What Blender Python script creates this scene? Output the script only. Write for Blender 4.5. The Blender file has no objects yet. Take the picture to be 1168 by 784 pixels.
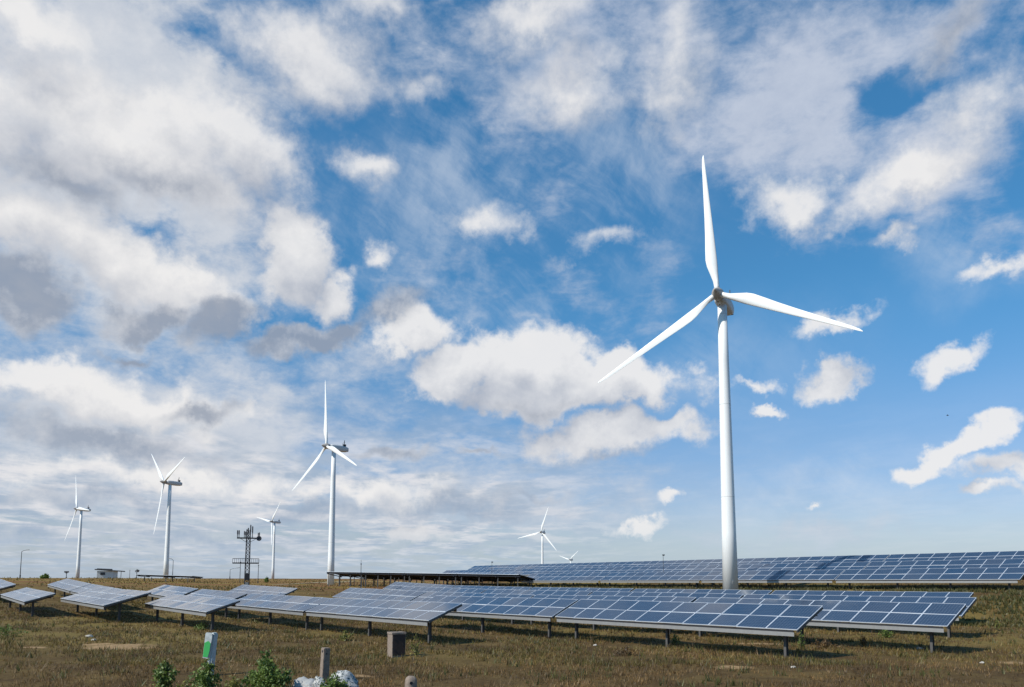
import bpy, bmesh, math, random
import numpy as np
from mathutils import Vector, Matrix

scene = bpy.context.scene
COL = scene.collection
R = math.radians

# ------------------------------------------------------------------ camera
EYE = 3.5
F = 908.4                                   # focal length in photo pixels (1168 wide)
TH = math.atan(0.11)
SH = 272 - F * math.tan(TH)
cam = bpy.data.cameras.new("camera")
cam.sensor_width = 36.0
cam.lens = 36.0 * F / 1168
cam.shift_y = SH / 1168
cam.clip_start, cam.clip_end = 0.1, 20000
cam_o = bpy.data.objects.new("camera", cam)
cam_o.location = (0, 0, EYE)
cam_o.rotation_euler = (math.pi / 2 + TH, 0, 0)
COL.objects.link(cam_o)
scene.camera = cam_o
CT, ST = math.cos(TH), math.sin(TH)

def ray(px, py):
    x = (px - 584) / F
    y = ((392 - py) + SH) / F
    return Vector((x, CT - y * ST, y * CT + ST))

def at(px, py, d):
    r = ray(px, py)
    return Vector((0, 0, EYE)) + r * (d / r.y)

# ------------------------------------------------------------------ sun, exposure
SUN_AZ, SUN_EL = R(237), R(41)
sunv = Vector((math.sin(SUN_AZ) * math.cos(SUN_EL), math.cos(SUN_AZ) * math.cos(SUN_EL), math.sin(SUN_EL)))
sl = bpy.data.lights.new("sun", 'SUN')
sl.energy = 4.7
sl.angle = R(0.5)
sl.color = (1.0, 0.945, 0.86)
so = bpy.data.objects.new("sun", sl)
so.rotation_euler = (-sunv).to_track_quat('-Z', 'Y').to_euler()
so.location = (-60, -40, 90)
COL.objects.link(so)
scene.view_settings.view_transform = 'Standard'
scene.view_settings.look = 'None'
scene.view_settings.exposure = 0.0
scene.view_settings.gamma = 1.0
scene.view_settings.use_curve_mapping = False
scene.cycles.max_bounces = 6
scene.cycles.diffuse_bounces = 2
scene.cycles.glossy_bounces = 3

# ------------------------------------------------------------------ node helper
class NT:
    def __init__(s, tree):
        s.t = tree
    def node(s, typ, **kw):
        n = s.t.nodes.new(typ)
        for k, v in kw.items():
            setattr(n, k, v)
        return n
    def link(s, a, b):
        s.t.links.new(a, b)
    def put(s, sock, v):
        if v is None:
            return
        if isinstance(v, bpy.types.NodeSocket):
            s.link(v, sock)
        else:
            sock.default_value = v
    def m(s, op, a, b=None, c=None, clamp=False):
        n = s.node('ShaderNodeMath', operation=op, use_clamp=clamp)
        s.put(n.inputs[0], a); s.put(n.inputs[1], b); s.put(n.inputs[2], c)
        return n.outputs[0]
    def v(s, op, a, b=None, scale=None):
        n = s.node('ShaderNodeVectorMath', operation=op)
        s.put(n.inputs[0], a); s.put(n.inputs[1], b)
        if scale is not None:
            s.put(n.inputs['Scale'], scale)
        return n.outputs['Value'] if op in ('LENGTH', 'DOT_PRODUCT', 'DISTANCE') else n.outputs[0]
    def sstep(s, x, a, b, lo=0.0, hi=1.0):
        n = s.node('ShaderNodeMapRange', interpolation_type='SMOOTHSTEP')
        s.put(n.inputs[0], x); s.put(n.inputs[1], a); s.put(n.inputs[2], b); s.put(n.inputs[3], lo); s.put(n.inputs[4], hi)
        return n.outputs[0]
    def lin(s, x, a, b, lo=0.0, hi=1.0):
        n = s.node('ShaderNodeMapRange')
        s.put(n.inputs[0], x); s.put(n.inputs[1], a); s.put(n.inputs[2], b); s.put(n.inputs[3], lo); s.put(n.inputs[4], hi)
        return n.outputs[0]
    def mix(s, f, a, b, blend='MIX'):
        n = s.node('ShaderNodeMix', data_type='RGBA', blend_type=blend)
        s.put(n.inputs[0], f); s.put(n.inputs[6], a); s.put(n.inputs[7], b)
        return n.outputs[2]
    def noise(s, vec, scale, detail=4.0, rough=0.55, dist=0.0, color=False, lac=2.0):
        n = s.node('ShaderNodeTexNoise')
        s.put(n.inputs['Vector'], vec)
        n.inputs['Scale'].default_value = scale
        n.inputs['Detail'].default_value = detail
        n.inputs['Roughness'].default_value = rough
        n.inputs['Lacunarity'].default_value = lac
        n.inputs['Distortion'].default_value = dist
        return n.outputs['Color' if color else 'Fac']
    def mapping(s, vec, loc=(0, 0, 0), rot=(0, 0, 0), sc=(1, 1, 1), typ='POINT'):
        n = s.node('ShaderNodeMapping', vector_type=typ)
        s.put(n.inputs[0], vec)
        n.inputs[1].default_value = loc
        n.inputs[2].default_value = rot
        n.inputs[3].default_value = sc
        return n.outputs[0]

def c4(r, g, b):
    return (r, g, b, 1.0)

# ------------------------------------------------------------------ world: sky and clouds
world = bpy.data.worlds.new("World")
scene.world = world
world.use_nodes = True
wt = world.node_tree
wt.nodes.clear()
W = NT(wt)
SKY_STRENGTH = 0.1
sky = W.node('ShaderNodeTexSky', sky_type='NISHITA')
sky.sun_disc = False
sky.sun_elevation = SUN_EL
sky.sun_rotation = SUN_AZ
sky.air_density = 1.0
sky.dust_density = 0.6
sky.ozone_density = 2.0
dirv = W.node('ShaderNodeTexCoord').outputs['Generated']
sep = W.node('ShaderNodeSeparateXYZ')
W.link(dirv, sep.inputs[0])
dx, dy, dz = sep.outputs
az = W.m('ARCTAN2', dx, dy)
el = W.m('ARCSINE', dz)
comb = W.node('ShaderNodeCombineXYZ')
W.link(az, comb.inputs[0]); W.link(el, comb.inputs[1])
A0 = comb.outputs[0]

def azel(px, py):
    r = ray(px, py).normalized()
    return math.atan2(r.x, r.y), math.asin(r.z)

def turned(A):
    """The dome coordinates turned by a few fixed angles, for tilted ellipses."""
    out = {0: A}
    for deg in (-25, -12, -6, 6, 12, 25):
        c_, s_ = math.cos(R(deg)), math.sin(R(deg))
        n = W.node('ShaderNodeCombineXYZ')
        W.link(W.v('DOT_PRODUCT', A, (c_, s_, 0)), n.inputs[0])
        W.link(W.v('DOT_PRODUCT', A, (-s_, c_, 0)), n.inputs[1])
        out[deg] = n.outputs[0]
    return out

def blob_field(T, blobs, k=0.12):
    """Soft union of ellipses on the sky's dome (azimuth, elevation)."""
    acc = None
    for (px, py, rx, ry, rot, st) in blobs:
        a0, e0 = azel(px, py)
        a1, _ = azel(px + 1, py)
        _, e1 = azel(px, py - 1)
        deg = min(T, key=lambda t: abs(t - rot))
        c_, s_ = math.cos(R(deg)), math.sin(R(deg))
        ix, iy = 1 / (rx * (a1 - a0)), 1 / (ry * (e1 - e0))
        n = W.node('ShaderNodeVectorMath', operation='MULTIPLY_ADD')
        W.link(T[deg], n.inputs[0])
        n.inputs[1].default_value = (ix, iy, 0)
        n.inputs[2].default_value = (-(c_ * a0 + s_ * e0) * ix, -(-s_ * a0 + c_ * e0) * iy, 0)
        ln = W.v('LENGTH', n.outputs[0])
        val = W.m('MULTIPLY_ADD', ln, -st, st)
        acc = val if acc is None else W.m('SMOOTH_MAX', acc, val, k)
    return acc

# domain warps
nA = W.noise(dirv, 7.0, 3, 0.5, color=True)
nB = W.noise(dirv, 22.0, 5, 0.6, color=True)
warp = W.v('ADD', W.v('SCALE', W.v('SUBTRACT', nA, (0.5, 0.5, 0.5)), scale=0.10),
           W.v('SCALE', W.v('SUBTRACT', nB, (0.5, 0.5, 0.5)), scale=0.055))
A = W.v('ADD', A0, warp)
OFF = (-0.012, 0.040, 0.0)
A_up = W.v('ADD', A, OFF)
dir_up = W.v('ADD', dirv, (-0.014, 0.0, 0.022))

# cumulus masses: px, py, rx, ry, rotation (counter-clockwise), strength
CUM = [
    (150, 150, 210, 78, -6, 1.0), (60, 120, 150, 110, 0, 0.9), (270, 165, 95, 60, -15, 0.9), (230, 215, 100, 38, -12, 0.7),
    (335, 280, 42, 62, 8, 0.9), (372, 335, 30, 32, 0, 0.6), (417, 190, 40, 36, -20, 0.8), (345, 65, 100, 62, 0, 0.8),
    (425, 20, 60, 28, 0, 0.5), (40, 20, 140, 40, 0, 0.7), (475, 95, 60, 24, 0, 0.4),
    (600, 422, 92, 46, -4, 1.0), (535, 425, 70, 36, 10, 0.85), (690, 446, 110, 32, 0, 0.85), (640, 455, 130, 26, 0, 0.8),
    (700, 500, 92, 18, 3, 0.5), (762, 494, 32, 13, 12, 0.6), (470, 388, 55, 26, 15, 0.6),
    (952, 386, 42, 13, 6, 0.42), (952, 434, 36, 14, 10, 0.42), (880, 470, 18, 7, 8, 0.5), (862, 446, 22, 6, 3, 0.28),
    (1097, 410, 42, 17, -2, 0.5), (1090, 522, 66, 14, 22, 0.62), (1046, 545, 30, 14, 10, 0.7), (1140, 545, 44, 14, 0, 0.45),
    (1120, 572, 40, 8, 0, 0.4), (940, 580, 12, 6, 0, 0.4), (1135, 497, 24, 12, 10, 0.5),
    (640, 95, 72, 48, 10, 0.65), (600, 20, 70, 34, 10, 0.6), (760, 90, 45, 80, -12, 0.55), (560, 252, 46, 14, 5, 0.32),
    (900, 225, 52, 30, 0, 0.5), (1040, 205, 125, 34, 12, 0.6), (1120, 120, 80, 50, 30, 0.4), (690, 272, 40, 10, 12, 0.22),
    (482, 600, 34, 11, 5, 0.5), (728, 598, 32, 8, 4, 0.42), (772, 574, 16, 7, 0, 0.36), (60, 430, 110, 28, 5, 0.6), (150, 455, 110, 28, -5, 0.5),
    (20, 260, 150, 50, 0, 0.6), (150, 300, 160, 40, -12, 0.5), (240, 335, 80, 24, 8, 0.35), (1010, 280, 22, 12, 0, 0.3), (420, 300, 14, 16, 0, 0.35),
    (1150, 302, 50, 10, 12, 0.28), (200, 540, 150, 16, 0, 0.3), (420, 560, 80, 14, 0, 0.3),
]
# darker clouds seen against the white ones
GREY = [
    (36, 345, 88, 46, -6, 1.25), (176, 362, 66, 24, 4, 1.15), (262, 366, 66, 36, 22, 1.0), (345, 396, 96, 22, 12, 1.05), (440, 365, 70, 26, 25, 0.6),
    (145, 398, 32, 8, 8, 0.6), (70, 205, 130, 36, -10, 0.55), (180, 205, 110, 26, -8, 0.5), (120, 500, 170, 26, -4, 0.7), (225, 468, 60, 14, 4, 0.6), (450, 514, 44, 10, 0, 0.6),
    (545, 520, 34, 5, 0, 0.5), (100, 575, 200, 22, 0, 0.55), (350, 585, 120, 22, 4, 0.55), (530, 575, 130, 18, 0, 0.5), (1080, 40, 90, 40, 20, 0.45), (620, 560, 60, 10, 0, 0.4),
    (610, 470, 90, 10, 0, 0.3), (700, 520, 80, 8, 0, 0.3), (250, 620, 250, 16, 0, 0.45), (560, 620, 120, 10, 0, 0.35), (20, 620, 120, 14, 0, 0.5),
]
# thin high veils
VEIL = [
    (110, 260, 330, 200, 0, 1.45), (120, 60, 340, 170, 0, 1.25), (180, 500, 360, 150, 0, 1.35), (520, 570, 330, 70, 0, 0.8), (640, 60, 170, 110, 20, 0.7),
    (900, 120, 190, 150, 0, 1.05), (1060, 180, 180, 90, 10, 1.0), (1080, 30, 140, 80, 0, 1.0), (760, 50, 110, 130, 0, 0.7), (500, 60, 120, 80, 0, 0.55),
    (640, 200, 40, 70, -15, 0.45), (500, 330, 120, 26, 12, 0.5), (610, 370, 90, 10, -30, 0.45), (900, 610, 200, 22, -2, 0.6), (420, 420, 150, 50, 5, 0.6), (500, 330, 90, 60, 12, 0.45),
    (650, 330, 90, 40, -20, 0.3), (760, 290, 40, 60, -30, 0.25), (1150, 260, 80, 60, 10, 0.4), (300, 640, 420, 40, 0, 0.6),
    (-300, 200, 500, 500, 0, 0.8), (500, -260, 900, 260, 0, 0.55),
]
# openings of clear blue
HOLE = [
    (1000, 118, 60, 38, 10, 1.0), (175, 265, 120, 28, -12, 1.0), (255, 72, 80, 26, -15, 0.7), (322, 28, 30, 18, 0, 0.6), (445, 8, 60, 20, 15, 0.7), (700, 185, 60, 110, 8, 0.8),
    (420, 250, 60, 70, 25, 0.9), (520, 150, 40, 80, 0, 0.6), (800, 250, 70, 60, 0, 0.6), (370, 130, 70, 28, -25, 0.5), (90, 210, 40, 12, -10, 0.5),
]

fine = W.noise(dirv, 24.0, 9, 0.64)
fine_up = W.noise(dir_up, 24.0, 9, 0.64)
mid = W.noise(dirv, 9.0, 5, 0.55)
def billow(vec, scale):
    n = W.node('ShaderNodeTexVoronoi', feature='F1', distance='EUCLIDEAN', normalize=True)
    W.put(n.inputs['Vector'], vec)
    n.inputs['Scale'].default_value = scale
    n.inputs['Detail'].default_value = 2.5
    n.inputs['Roughness'].default_value = 0.55
    n.inputs['Lacunarity'].default_value = 2.3
    return W.m('SUBTRACT', 0.42, n.outputs['Distance'])
wob = W.v('SCALE', W.v('SUBTRACT', nB, (0.5, 0.5, 0.5)), scale=0.05)
bil = billow(W.v('ADD', dirv, wob), 17.0)
bil_up = billow(W.v('ADD', dir_up, wob), 17.0)
T0 = turned(A)
F0 = blob_field(T0, CUM)
F1 = blob_field(turned(A_up), CUM)
amp = 0.85
D0 = W.m('MULTIPLY_ADD', W.m('SUBTRACT', fine, 0.5), amp, W.m('MULTIPLY_ADD', bil, 0.75, F0))
D1 = W.m('MULTIPLY_ADD', W.m('SUBTRACT', fine_up, 0.5), amp, W.m('MULTIPLY_ADD', bil_up, 0.75, F1))
cum_a = W.sstep(W.m('DIVIDE', W.m('ADD', D0, 0.08), W.sstep(el, 0.28, 0.58, 0.40, 0.85)), 0.0, 1.0)
lit = W.m('MULTIPLY_ADD', W.m('SUBTRACT', D0, D1), 0.62, W.m('MULTIPLY_ADD', D1, -0.22, W.m('MULTIPLY_ADD', mid, 0.7, 0.33)), clamp=True)

# stretched coordinates of a flat cloud deck, for streaks and the far banks
zz = W.m('ADD', W.m('MAXIMUM', dz, 0.0), 0.07)
deck = W.v('DIVIDE', dirv, None)
dk = W.node('ShaderNodeCombineXYZ')
W.link(zz, dk.inputs[0]); W.link(zz, dk.inputs[1]); W.link(zz, dk.inputs[2])
W.link(dk.outputs[0], deck.node.inputs[1])
deck_n = W.noise(W.mapping(deck, (3.1, 1.7, 0.4), (0, 0, R(20)), (1.0, 0.75, 0.3)), 2.2, 7, 0.6, 0.25)
streak_n = W.noise(W.mapping(dirv, (0, 0, 0), (0, R(28), 0), (5.0, 5.0, 15.0)), 1.6, 7, 0.62, 0.35)
alto_n = W.noise(W.mapping(dirv, (2, 5, 1), (0, R(-30), 0), (1.0, 1.0, 1.5)), 30.0, 6, 0.65, 0.2)

V0 = blob_field(T0, VEIL, 0.25)
H0 = W.m('MAXIMUM', blob_field(T0, HOLE, 0.1), 0.0)
vn = W.m('MULTIPLY_ADD', W.m('SUBTRACT', streak_n, 0.5), 1.3, W.m('MULTIPLY_ADD', W.m('SUBTRACT', mid, 0.5), 0.9, W.m('MULTIPLY', W.m('SUBTRACT', alto_n, 0.5), 0.8)))
veil_d = W.m('SUBTRACT', W.m('ADD', V0, vn), W.m('MULTIPLY', H0, 0.95))
veil_a = W.m('MULTIPLY', W.sstep(veil_d, 0.0, 0.95), 0.90)

G0 = blob_field(T0, GREY)
grey_a = W.m('MULTIPLY', W.sstep(W.m('MULTIPLY_ADD', W.m('SUBTRACT', W.m('ADD', W.m('MULTIPLY', mid, 0.4), W.m('MULTIPLY', fine, 0.6)), 0.5), 1.1, W.m('MULTIPLY_ADD', bil, 0.6, W.m('MULTIPLY', G0, 1.2))), 0.0, 0.7), 0.86)

# far cloud banks low over the horizon, mostly on the left
lowmask = W.m('MULTIPLY', W.sstep(el, -0.01, 0.03), W.sstep(el, 0.26, 0.10))
sidemask = W.sstep(az, 0.22, -0.12, 0.10, 1.0)
bank_a = W.m('MULTIPLY', W.m('MULTIPLY', W.sstep(deck_n, 0.40, 0.57), 0.85), W.m('MULTIPLY', lowmask, sidemask))
bank_c = W.mix(W.sstep(W.noise(W.mapping(deck, (9, 4, 2), (0, 0, R(20)), (1.0, 0.75, 0.3)), 2.6, 6, 0.6), 0.40, 0.62), c4(0.38, 0.47, 0.59), c4(0.80, 0.79, 0.81))

CIRRUS = [(600, 220, 260, 190, 0, 1.0), (560, 360, 230, 80, -12, 0.9), (700, 120, 200, 160, 0, 0.8), (430, 260, 160, 140, 0, 0.6), (950, 560, 240, 70, 0, 0.6), (1100, 260, 140, 120, 0, 0.6), (800, 420, 260, 120, 0, 0.35)]
C0 = blob_field(T0, CIRRUS, 0.2)
hv = W.v('ADD', dirv, W.v('SCALE', W.v('SUBTRACT', nA, (0.5, 0.5, 0.5)), scale=0.07))
hair = W.m('ADD', W.m('MULTIPLY', W.noise(W.mapping(hv, (4, 1, 7), (R(8), R(34), 0), (1 / 2.6, 1 / 2.2, 1 / 7.5), 'TEXTURE'), 1.7, 8, 0.64, 0.0), 0.6),
           W.m('MULTIPLY', W.noise(W.mapping(hv, (1, 3, 2), (R(-6), R(-58), 0), (1 / 2.6, 1 / 2.2, 1 / 6.5), 'TEXTURE'), 1.8, 8, 0.64, 0.0), 0.4))
cir_a = W.m('MULTIPLY', W.m('MULTIPLY', W.sstep(hair, 0.42, 0.66), W.sstep(C0, 0.0, 0.6)), 0.46)
inv = 1.0 / SKY_STRENGTH
# the clear sky: Nishita, its blue deepened overhead
tint = W.node('ShaderNodeMix', data_type='RGBA', blend_type='MULTIPLY')
tint.inputs[0].default_value = 1.0
W.link(sky.outputs[0], tint.inputs[6])
W.link(W.mix(W.sstep(el, 0.34, 0.62), W.mix(W.sstep(el, 0.05, 0.38), c4(0.86, 0.89, 1.09), c4(0.37, 1.05, 1.34)), c4(0.27, 1.12, 1.46)), tint.inputs[7])
base = W.v('SCALE', tint.outputs[2], scale=SKY_STRENGTH)
veil_c = W.mix(W.sstep(el, 0.05, 0.5), c4(0.66, 0.71, 0.78), c4(0.63, 0.68, 0.78))
veil_c = W.mix(W.sstep(az, 0.1, -0.4), veil_c, c4(0.76, 0.775, 0.80))
veil_c = W.mix(W.m('MULTIPLY', W.m('SUBTRACT', alto_n, 0.38), 1.6, clamp=True), W.v('MULTIPLY', veil_c, (0.80, 0.83, 0.88)), veil_c)
col = W.mix(W.m('ADD', cir_a, 0.03), base, c4(0.70, 0.76, 0.84))
col = W.mix(veil_a, col, veil_c)
col = W.mix(bank_a, col, bank_c)
cum_c = W.mix(lit, c4(0.44, 0.47, 0.54), c4(0.88, 0.865, 0.855))
cum_op = W.m('MULTIPLY', cum_a, W.sstep(el, 0.36, 0.6, 0.90, 0.85))
col = W.mix(cum_op, col, cum_c)
grey_c = W.mix(W.sstep(el, 0.02, 0.22), c4(0.36, 0.45, 0.58), c4(0.30, 0.345, 0.43))
relief = W.m('ADD', W.m('MULTIPLY', W.m('SUBTRACT', fine, fine_up), 1.6), W.m('MULTIPLY', W.m('SUBTRACT', bil, bil_up), 0.9))
relief = W.m('ADD', relief, W.m('MULTIPLY', W.m('SUBTRACT', mid, 0.5), 0.9))
grey_c = W.mix(W.m('ADD', relief, W.m('MULTIPLY_ADD', G0, -0.55, 0.40), clamp=True), grey_c, c4(0.70, 0.71, 0.74))
col = W.mix(grey_a, col, grey_c)
# pale air at the horizon
col = W.mix(W.sstep(el, 0.085, -0.02, 0.0, 0.80), col, W.mix(W.sstep(az, 0.15, -0.35), c4(0.44, 0.59, 0.73), c4(0.43, 0.53, 0.65)))
bg = W.node('ShaderNodeBackground')
bg.inputs['Strength'].default_value = SKY_STRENGTH
W.link(W.v('SCALE', col, scale=inv), bg.inputs['Color'])
wo = W.node('ShaderNodeOutputWorld')
W.link(bg.outputs[0], wo.inputs[0])
world.cycles.sampling_method = 'MANUAL'
world.cycles.sample_map_resolution = 512

# ------------------------------------------------------------------ materials
def material(name):
    m = bpy.data.materials.new(name)
    m.use_nodes = True
    n = NT(m.node_tree)
    b = m.node_tree.nodes['Principled BSDF']
    return m, n, b

def simple(name, col, rough=0.6, metal=0.0, var=0.12, vscale=3.0, bump=0.0):
    m, n, b = material(name)
    co = n.node('ShaderNodeTexCoord').outputs['Object']
    nz = n.noise(co, vscale, 5, 0.6)
    n.link(n.mix(nz, c4(*[c * (1 - var) for c in col]), c4(*[min(1, c * (1 + var)) for c in col])), b.inputs['Base Color'])
    b.inputs['Roughness'].default_value = rough
    b.inputs['Metallic'].default_value = metal
    if bump:
        bp = n.node('ShaderNodeBump')
        bp.inputs['Strength'].default_value = bump
        bp.inputs['Distance'].default_value = 0.02
        n.link(n.noise(co, vscale * 6, 6, 0.65), bp.inputs['Height'])
        n.link(bp.outputs[0], b.inputs['Normal'])
    return m

M = {}
M['tower'] = simple('turbine_paint', (0.80, 0.80, 0.785), 0.45, 0, 0.03, 0.6)
def tower_material():
    m, n, b = material('turbine_tower_paint')
    co = n.node('ShaderNodeTexCoord').outputs['Object']
    sp = n.node('ShaderNodeSeparateXYZ'); n.link(co, sp.inputs[0])
    fr = n.m('ABSOLUTE', n.m('SUBTRACT', n.m('FRACT', n.m('DIVIDE', n.m('ADD', sp.outputs[2], 4.85), 9.7)), 0.5))
    joint = n.sstep(fr, 0.008, 0.002)
    streak = n.noise(n.mapping(co, (0, 0, 0), (0, 0, 0), (3.0, 3.0, 0.10)), 1.0, 5, 0.6)
    c = n.mix(n.m('MULTIPLY', n.sstep(streak, 0.52, 0.75), 0.35), c4(0.82, 0.82, 0.805), c4(0.66, 0.64, 0.60))
    c = n.mix(n.m('MULTIPLY', joint, 0.45), c, c4(0.42, 0.42, 0.41))
    n.link(c, b.inputs['Base Color'])
    b.inputs['Roughness'].default_value = 0.42
    return m
M['tower'] = tower_material()
M['blade'] = simple('blade_gelcoat', (0.82, 0.82, 0.80), 0.35, 0, 0.07, 0.9)
M['nacelle'] = simple('nacelle_paint', (0.62, 0.62, 0.61), 0.5, 0, 0.06, 1.5)
M['hub'] = simple('hub_paint', (0.40, 0.365, 0.33), 0.5, 0, 0.08, 2.0)
M['dark'] = simple('dark_metal', (0.035, 0.035, 0.04), 0.55, 0.3, 0.3, 4)
M['galv'] = simple('galvanised_steel', (0.30, 0.295, 0.285), 0.5, 0.35, 0.2, 5)
M['post'] = simple('weathered_steel', (0.10, 0.095, 0.092), 0.6, 0.2, 0.25, 5)
M['frame'] = simple('aluminium_frame', (0.68, 0.71, 0.75), 0.35, 0.25, 0.05, 5)
M['under'] = simple('backsheet', (0.06, 0.06, 0.065), 0.7, 0, 0.15, 2)
M['concrete'] = simple('old_concrete', (0.25, 0.195, 0.155), 0.9, 0, 0.55, 12, 0.8)
M['box_shade'] = simple('shaded_box_front', (0.045, 0.028, 0.024), 0.85, 0, 0.4, 6, 0.4)  # shade of the box's hollow front, put into the colour
M['white_board'] = simple('white_board', (0.50, 0.53, 0.52), 0.7, 0, 0.45, 9, .3)
M['green_board'] = simple('green_board', (0.05, 0.42, 0.10), 0.5, 0, 0.12, 12)
M['wall'] = simple('white_render', (0.62, 0.60, 0.57), 0.85, 0, 0.12, 2)
M['roof'] = simple('roof_felt', (0.09, 0.085, 0.085), 0.85, 0, 0.25, 2)
M['stone'] = simple('pale_stone', (0.48, 0.44, 0.38), 0.9, 0, 0.3, 8, 0.5)

def glass_material():
    m, n, b = material('solar_cells')
    tc = n.node('ShaderNodeTexCoord').outputs['Object']
    s = n.node('ShaderNodeSeparateXYZ'); n.link(tc, s.inputs[0])
    def grid(x, pitch, w):
        fr = n.m('FRACT', n.m('DIVIDE', x, pitch))
        d = n.m('ABSOLUTE', n.m('SUBTRACT', fr, 0.5))
        return n.sstep(d, 0.5 - w / pitch, 0.5 - 0.4 * w / pitch)
    g = n.m('MAXIMUM', grid(n.m('ADD', s.outputs[0], 10 * 0.157), 0.157, 0.006), grid(n.m('ADD', s.outputs[1], 10 * 0.157 + 0.0), 0.157, 0.006))
    rnd = n.node('ShaderNodeObjectInfo').outputs['Random']
    cr = n.noise(tc, 14.0, 3, 0.7)
    cellc = n.mix(cr, c4(0.014, 0.029, 0.058), c4(0.034, 0.060, 0.105))
    cellc = n.mix(n.m('MULTIPLY', n.m('POWER', rnd, 2.0), 0.9), cellc, c4(0.018, 0.044, 0.088))
    n.link(n.mix(n.m('MULTIPLY', g, 0.4), cellc, c4(0.30, 0.35, 0.42)), b.inputs['Base Color'])
    dust = n.noise(n.node('ShaderNodeNewGeometry').outputs['Position'], 0.9, 4, 0.6)
    n.link(n.lin(dust, 0.3, 0.7, 0.05, 0.14), b.inputs['Roughness'])
    b.inputs['IOR'].default_value = 1.62
    return m
M['cells'] = glass_material()

# ------------------------------------------------------------------ mesh helpers
def setprops(o, label=None, cat=None, group=None, kind=None):
    if label: o['label'] = label
    if cat: o['category'] = cat
    if group: o['group'] = group
    if kind: o['kind'] = kind
    return o

def obj(name, mesh_or_bm, mats=None, parent=None, smooth=False, matrix=None):
    if isinstance(mesh_or_bm, bmesh.types.BMesh):
        me = bpy.data.meshes.new(name)
        mesh_or_bm.normal_update()
        mesh_or_bm.to_mesh(me)
        mesh_or_bm.free()
        for m in (mats if isinstance(mats, (list, tuple)) else [mats]):
            me.materials.append(m)
        if smooth:
            me.polygons.foreach_set('use_smooth', [True] * len(me.polygons))
    else:
        me = mesh_or_bm
    o = bpy.data.objects.new(name, me)
    COL.objects.link(o)
    if parent is not None:
        o.parent = parent
    if matrix is not None:
        o.matrix_basis = matrix
    return o

def thing(name, label, cat, group=None, matrix=None):
    o = bpy.data.objects.new(name, None)
    o.empty_display_size = 0.3
    COL.objects.link(o)
    if matrix is not None:
        o.matrix_basis = matrix
    return setprops(o, label, cat, group)

def box(bm, c, s, rot=None, mi=0):
    mat = Matrix.Translation(c) @ (rot.to_4x4() if rot is not None else Matrix()) @ Matrix.Diagonal((s[0], s[1], s[2], 1))
    r = bmesh.ops.create_cube(bm, size=1.0, matrix=mat)
    for f in {f for v in r['verts'] for f in v.link_faces}:
        f.material_index = mi
    return r['verts']

def bar(bm, a, b, w, h=None, mi=0):
    a, b = Vector(a), Vector(b)
    d = b - a
    q = d.to_track_quat('X', 'Z').to_matrix()
    box(bm, (a + b) / 2, (d.length, w, h or w), q, mi)

def tube(bm, a, b, r1, r2=None, seg=10, mi=0):
    a, b = Vector(a), Vector(b)
    d = b - a
    mat = Matrix.Translation((a + b) / 2) @ d.to_track_quat('Z', 'Y').to_matrix().to_4x4()
    r = bmesh.ops.create_cone(bm, cap_ends=True, segments=seg, radius1=r1, radius2=r1 if r2 is None else r2, depth=d.length, matrix=mat)
    for f in {f for v in r['verts'] for f in v.link_faces}:
        f.material_index = mi

def loft(bm, rings, cap=True, mi=0):
    vr = [[bm.verts.new(p) for p in ring] for ring in rings]
    n = len(vr[0])
    for i in range(len(vr) - 1):
        for j in range(n):
            f = bm.faces.new((vr[i][j], vr[i][(j + 1) % n], vr[i + 1][(j + 1) % n], vr[i + 1][j]))
            f.smooth = True
            f.material_index = mi
    if cap:
        for f in (bm.faces.new(list(reversed(vr[0]))), bm.faces.new(vr[-1])):
            f.material_index = mi

# ------------------------------------------------------------------ terrain
AX = Vector((-0.618, 0.786, 0.0))           # direction of the panel rows, away from the camera
PR = Vector((0.786, 0.618, 0.0))            # across the rows, away from the sun

def sm(x, a, b):
    t = np.clip((x - a) / (b - a), 0, 1)
    return t * t * (3 - 2 * t)

GQ = np.array([-2000, 55, 62, 70, 81, 98, 115, 129, 170, 210, 256, 377, 600, 1000, 2500, 9000], float)
GZ = np.array([0, 0, 0.08, 0.3, 0.5, 0.85, 1.5, 2.2, 3.0, 3.9, 4.7, 5.2, 6.0, 6.0, 2.0, -10], float)

def terrain(x, y):
    x = np.asarray(x, float); y = np.asarray(y, float)
    p = 0.786 * x + 0.618 * y
    q = -0.618 * x + 0.786 * y
    g = np.zeros_like(q)
    for dq in (-6, -3, 0, 3, 6):
        g = g + np.interp(q + dq, GQ, GZ) / 5
    s = 0.5 * sm(p, 41, 60)
    e = 2.25 * sm(p, 62, 74) + 0.125 * (np.clip(p, 74, 96) - 74) * (1 - sm(q, 104, 142))
    e = e * (1 - sm(q, 170, 280))
    a, b = g, s + e
    k = 0.5
    h = np.clip(0.5 + 0.5 * (a - b) / k, 0, 1)
    z = b * (1 - h) + a * h + k * h * (1 - h) - 0.12
    z = z - 0.5 * sm(q, -20, -200) - 0.002 * np.clip(np.hypot(x, y) - 900, 0, 9000)
    bump = 0.05 * np.sin(x * 0.9 + 1.3 * np.sin(y * 0.37)) * np.sin(y * 0.8 + 0.7 * np.sin(x * 0.51)) + 0.04 * np.sin(x * 0.23 + 2) * np.sin(y * 0.31 + 1)
    return z + bump

def tz(x, y):
    return float(terrain(x, y))

SCARS = [(-21.4, 43.8, 1.7, 2.4), (-23.4, 45.6, 1.0, 1.3), (-19.9, 43.0, 1.1, 1.5), (-25.5, 43.0, .8, .8), (14.0, 46.0, 1.6, 1.2), (9.0, 33.0, .9, .7), (-6.0, 30.5, .8, .6), (22.0, 35.0, 1.2, .9)]

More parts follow.
